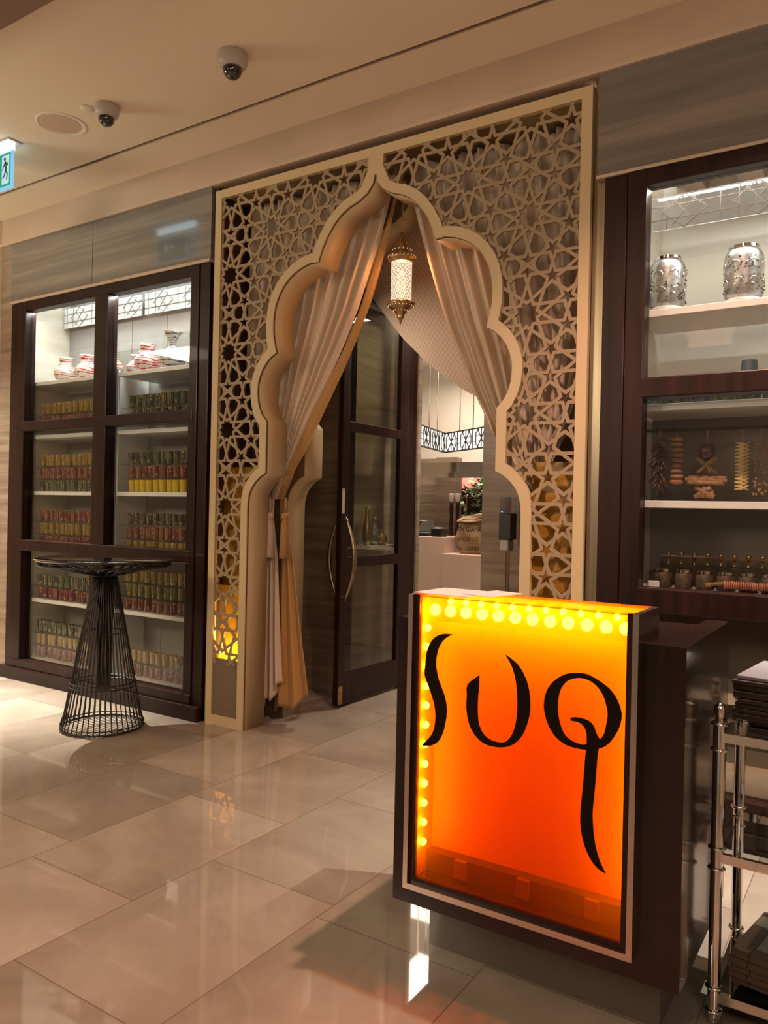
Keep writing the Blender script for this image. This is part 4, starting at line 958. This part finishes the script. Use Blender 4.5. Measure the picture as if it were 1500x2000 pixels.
# ------------------------------------------------------------------ chrome magazine rack
rk = thing('magazine_rack', 'chrome three-tier rack with glass shelves beside the lectern', 'rack', (-0.10, -1.13, 0))
RX0, RX1, RY0, RY1 = -0.400, 0.22, -1.33, -0.945
for x, y in ((RX0, RY0), (RX0, RY1), (RX1, RY0), (RX1, RY1)):
    mb = MB().lathe([(0, 0), (.016, 0), (.014, .012), (.017, .03), (.017, .855), (.010, .875), (.0135, .885), (.0165, .898), (.0145, .910), (.006, .918), (0, .919)], c=(x, y, 0), n=20)
    P(mb, 'leg', M.chrome, rk, smooth='all')
    for z in (.859, .785, .503, .444, .104, .037): P(MB().lathe([(.015, -.005), (.022, -.004), (.025, 0), (.022, .004), (.015, .005)], c=(x, y, z), n=20), 'collar', M.chrome, rk, smooth='all')
for z in (.834, .489, .089):
    P(MB().box(RX0, RX1, RY0-.008, RY0+.008, z-.026, z).box(RX0, RX1, RY1-.008, RY1+.008, z-.026, z).box(RX0-.008, RX0+.008, RY0, RY1, z-.026, z).box(RX1-.008, RX1+.008, RY0, RY1, z-.026, z), 'shelf_frame', M.chrome, rk)
    P(MB().box(RX0+.008, RX1-.008, RY0+.008, RY1-.008, z-.006, z), 'shelf_glass', M.acrylic if z > .2 else M.blackglass, rk)
M.menucover = mat('dark_menu_cover', (0.03, 0.018, 0.014), 0.35, vary=.3); M.menugrey = mat('grey_menu_cover', (0.23, 0.23, 0.26), 0.5, vary=.03); M.redprint = mat('red_print', (0.6, 0.08, 0.06), 0.6)
M.leather = mat('tan_frame', (0.085, 0.055, 0.035), 0.5, vary=.25)
ORD = ['bottom', 'second from the bottom', 'third from the bottom', 'fourth from the bottom', 'fifth from the bottom', 'sixth from the bottom', 'seventh from the bottom', 'eighth from the bottom', 'ninth from the bottom', 'tenth from the bottom']
z = .835
for k in range(10):
    th = random.uniform(.012, .020); last = k == 9
    if last: th = .012
    o = thing('menu_folder', 'grey menu folder with red print, topmost on the rack' if last else f'dark leather menu folder, {ORD[k]} of the stack on the top tier', 'menu', (-0.195+random.uniform(-.008, .008), -1.17+random.uniform(-.008, .008), z), None if last else 'menus stacked on the top tier')
    o.rotation_euler = (0, 0, -.10+random.uniform(-.04, .04))
    MB().box(-.16 if k > 1 else -.13, .16, -.15 if k > 1 else -.13, .15, 0, th).build('cover', M.menugrey if last else M.menucover, o, bevel=.003)
    if last: MB().bar((0, 0), (.06, .02), .03, -.001, .001).bar((.03, -.03), (.03, .04), .02, -.001, .001).build('red_mark', M.redprint, o).matrix_local = Matrix.Translation((-.03, -.03, th+.001)) @ Matrix.Rotation(PI/2, 4, 'X')
    else: MB().box(-.155 if k > 1 else -.125, .157, -.147 if k > 1 else -.127, .147, th*.3, th*.7).build('page_block', M.paper if k % 2 else M.steel, o)
    z += th+.001
o = thing('acrylic_holder', 'clear acrylic card holder lying on the middle tier of the rack', 'holder', (-0.26, -1.15, .490)); 
MB().box(-.05, .05, -.12, .12, 0, .004).box(-.05, -.046, -.12, .12, 0, .07).build('holder_body', M.acrylic, o)
o = thing('menu_folder', 'open brown menu folder on the middle tier of the rack', 'menu', (-0.06, -1.16, .490)); o.rotation_euler = (0, 0, -.3)
MB().box(-.14, .14, -.13, .13, 0, .012).build('cover', M.leather, o, bevel=.003); MB().box(-.12, .12, -.11, .11, .012, .014).build('page', M.menugrey, o)
z = .090
for k in range(6):
    last = k == 5; th = .022
    o = thing('framed_tray', 'brown framed tray with glass top, topmost on the lowest tier' if last else f'brown framed tray, {ORD[k]} of the pile on the lowest tier', 'tray', (-0.155+k*.003, -1.16-.012*k, z), None if last else 'framed trays on the lowest tier')
    o.rotation_euler = (0, 0, -.10-.015*k+random.uniform(-.03, .03))
    if k == 0: MB().box(-.13, .13, -.10, .10, 0, th).build('frame', M.leather, o, bevel=.003)
    else:
        MB().box(-.20, -.15, -.15, .15, 0, th).box(.15, .20, -.15, .15, 0, th).box(-.15, .15, -.15, -.10, 0, th).box(-.15, .15, .10, .15, 0, th).build('frame', M.leather, o, bevel=.003)
        MB().box(-.15, .15, -.10, .10, th*.3, th*.6).build('glass_insert', M.menugrey if last else M.blackglass, o)
    o.scale = (1-.025*(k % 2), 1-.03*(k % 2), 1)
    z += th+.001

# ------------------------------------------------------------------ wire bistro table
tb = thing('wire_bar_table', 'tall black wire hourglass bar table standing before the left show window', 'table', (-4.275, -0.475, 0))
wc = MB(); n = 44
for k in range(n):
    a = 2*PI*k/n; c, s = math.cos(a), math.sin(a)
    wc.tube([(.255*c, .255*s, .012), (.255*c, .255*s, .035), (.235*c, .235*s, .10), (.075*c, .075*s, .965), (.06*c, .06*s, 1.0)], .0042, 5)
wc.build('wire_cone', M.black, tb, smooth='all')
def ring(r, z, w=.005): return [(r*math.cos(2*PI*k/48), r*math.sin(2*PI*k/48), z) for k in range(48)]
MB().tube(ring(.255, .012), .0075, 8, True).tube(ring(.258, .035), .004, 6, True).build('base_ring', M.black, tb, smooth='all')
for r_, z_ in ((.200, .30), (.137, .62), (.205, .275), (.07, .985)): MB().tube(ring(r_, z_), .004, 6, True).build('hoop', M.black, tb, smooth='all')
ic = MB()
for k in range(18): a = 2*PI*k/18; ic.tube([(.055*math.cos(a), .055*math.sin(a), .99), (.034*math.cos(a), .034*math.sin(a), .24)], .0042, 5)
ic.build('inner_wire_core', M.black, tb, smooth='all')
fl = MB(); n = 26
for k in range(n):
    a = 2*PI*k/n
    for sg in (-1, 1):
        b = a+sg*.30; fl.tube([(.06*math.cos(a), .06*math.sin(a), .985), (.30*math.cos((a+b)/2), .30*math.sin((a+b)/2), 1.035), (.405*math.cos(b), .405*math.sin(b), 1.055), (.410*math.cos(b), .410*math.sin(b), 1.085)], .0038, 5)
fl.tube(ring(.408, 1.058), .005, 6, True); fl.tube(ring(.412, 1.086), .005, 6, True)
fl.build('wire_flare', M.black, tb, smooth='all')
MB().lathe([(0, 1.088), (.428, 1.088), (.432, 1.092), (.432, 1.098), (.428, 1.101), (0, 1.101)], n=64).build('table_top', M.blackglass, tb, smooth=True)

# ------------------------------------------------------------------ ceiling fittings
def dome(label, x, y, s=1.0, az=0.0):
    o = thing('dome_camera', label, 'security camera', (x, y, cz-.0005)); o.rotation_euler = (0, 0, az)
    MB().lathe([(0, 0), (.074*s, 0), (.077*s, -.006), (.077*s, -.045*s), (.070*s, -.064*s), (.050*s, -.078*s), (0, -.078*s)], n=36).build('housing', M.camwhite, o, smooth=True)
    MB().lathe([(.052*s, -.078*s), (.050*s, -.095*s), (.040*s, -.115*s), (.024*s, -.128*s), (0, -.132*s)], n=28).build('dome', M.blackglass, o, smooth='all')
    mb = MB()
    for k in range(4): a = 2*PI*k/4+.5; mb.lathe([(0, -.003), (.003, 0), (0, .003)], c=(.077*s*math.cos(a), .077*s*math.sin(a), -.035), n=6)
    mb.build('screw', M.black, o)
dome('white dome camera on the ceiling, the nearer and larger one', -2.945, -0.765, 1.0)
dome('white dome camera on the ceiling beside the round speaker', -3.975, -0.765, .92, .4)
o = thing('ceiling_speaker', 'round flush ceiling speaker grille left of the dome cameras', 'speaker', (-4.41, -0.77, cz-.0005))
MB().lathe([(.115, 0), (.135, -.002), (.140, -.006), (.150, -.004), (.155, 0)], n=48).build('rim', M.whitewall, o, smooth='all')
MB().lathe([(0, -.003), (.118, -.002), (.12, 0)], n=48).build('grille', mat('speaker_grille', (0.56, 0.44, 0.33), 0.8, vary=.02), o)
o = MB().lathe([(0, -.012), (.03, -.012), (.04, -.006), (.042, 0), (0, 0)], n=24).build('smoke_detector', M.whitewall, smooth='all'); o.location = (-4.10, -0.81, cz-.0005); tag(o, 'small round white detector disc between speaker and camera', 'detector')
ex = thing('exit_sign', 'green illuminated running man exit sign hanging from the ceiling at the left edge', 'exit sign', (-4.88, -0.80, 3.52))
MB().box(-.50, .012, -.045, .055, .30, .311).build('ceiling_plate', M.camwhite, ex)
MB().box(-.46, 0, -.006, .006, 0, .27).build('acrylic_sheet', emit('exit_acrylic', (.30, .72, 1.0), 0.9), ex)
MB().box(-.46, 0, -.010, .010, .245, .30).build('light_bar', emit('exit_tube', (.70, .92, 1.0), 4.5), ex)
MB().box(-.44, -.022, -.009, .009, .022, .235).build('green_face', emit('exit_green', (.0, .40, .27), .8), ex)
MB().box(-.114, -.032, -.0105, .0105, .035, .222).build('white_panel', emit('exit_white', (.62, .9, .95), .9), ex)
mn = MB(); y0_, y1_ = -.0125, .0125
mn.lathe([(0, -.0125), (.012, -.0125), (.012, .0125), (0, .0125)], n=12)
bmesh.ops.transform(mn.bm, matrix=Matrix.Translation((-.095, 0, .198)) @ Matrix.Rotation(PI/2, 4, 'X'), verts=mn.bm.verts)
for a, b, w in (((-.09, .18), (-.078, .125), .024), ((-.085, .175), (-.115, .15), .010), ((-.115, .15), (-.122, .125), .009), ((-.085, .175), (-.06, .155), .010), ((-.06, .155), (-.05, .17), .009), ((-.08, .125), (-.06, .095), .013), ((-.06, .095), (-.068, .06), .011), ((-.08, .125), (-.10, .09), .013), ((-.10, .09), (-.122, .075), .011)): mn.bar(a, b, w, y0_, y1_)
rf = mn.build('running_figure', mat('exit_dark_green', (0, .12, .09), .5), ex); rf.location = (.004, 0, 0); rf.scale = (.88, 1, 1)
mn = MB(); mn.bar((-.25, .125), (-.36, .125), .022, y0_, y1_).bar((-.33, .16), (-.37, .125), .022, y0_, y1_).bar((-.33, .09), (-.37, .125), .022, y0_, y1_)
mn.build('arrow', emit('exit_arrow', (.75, .95, 1), 1.2), ex)
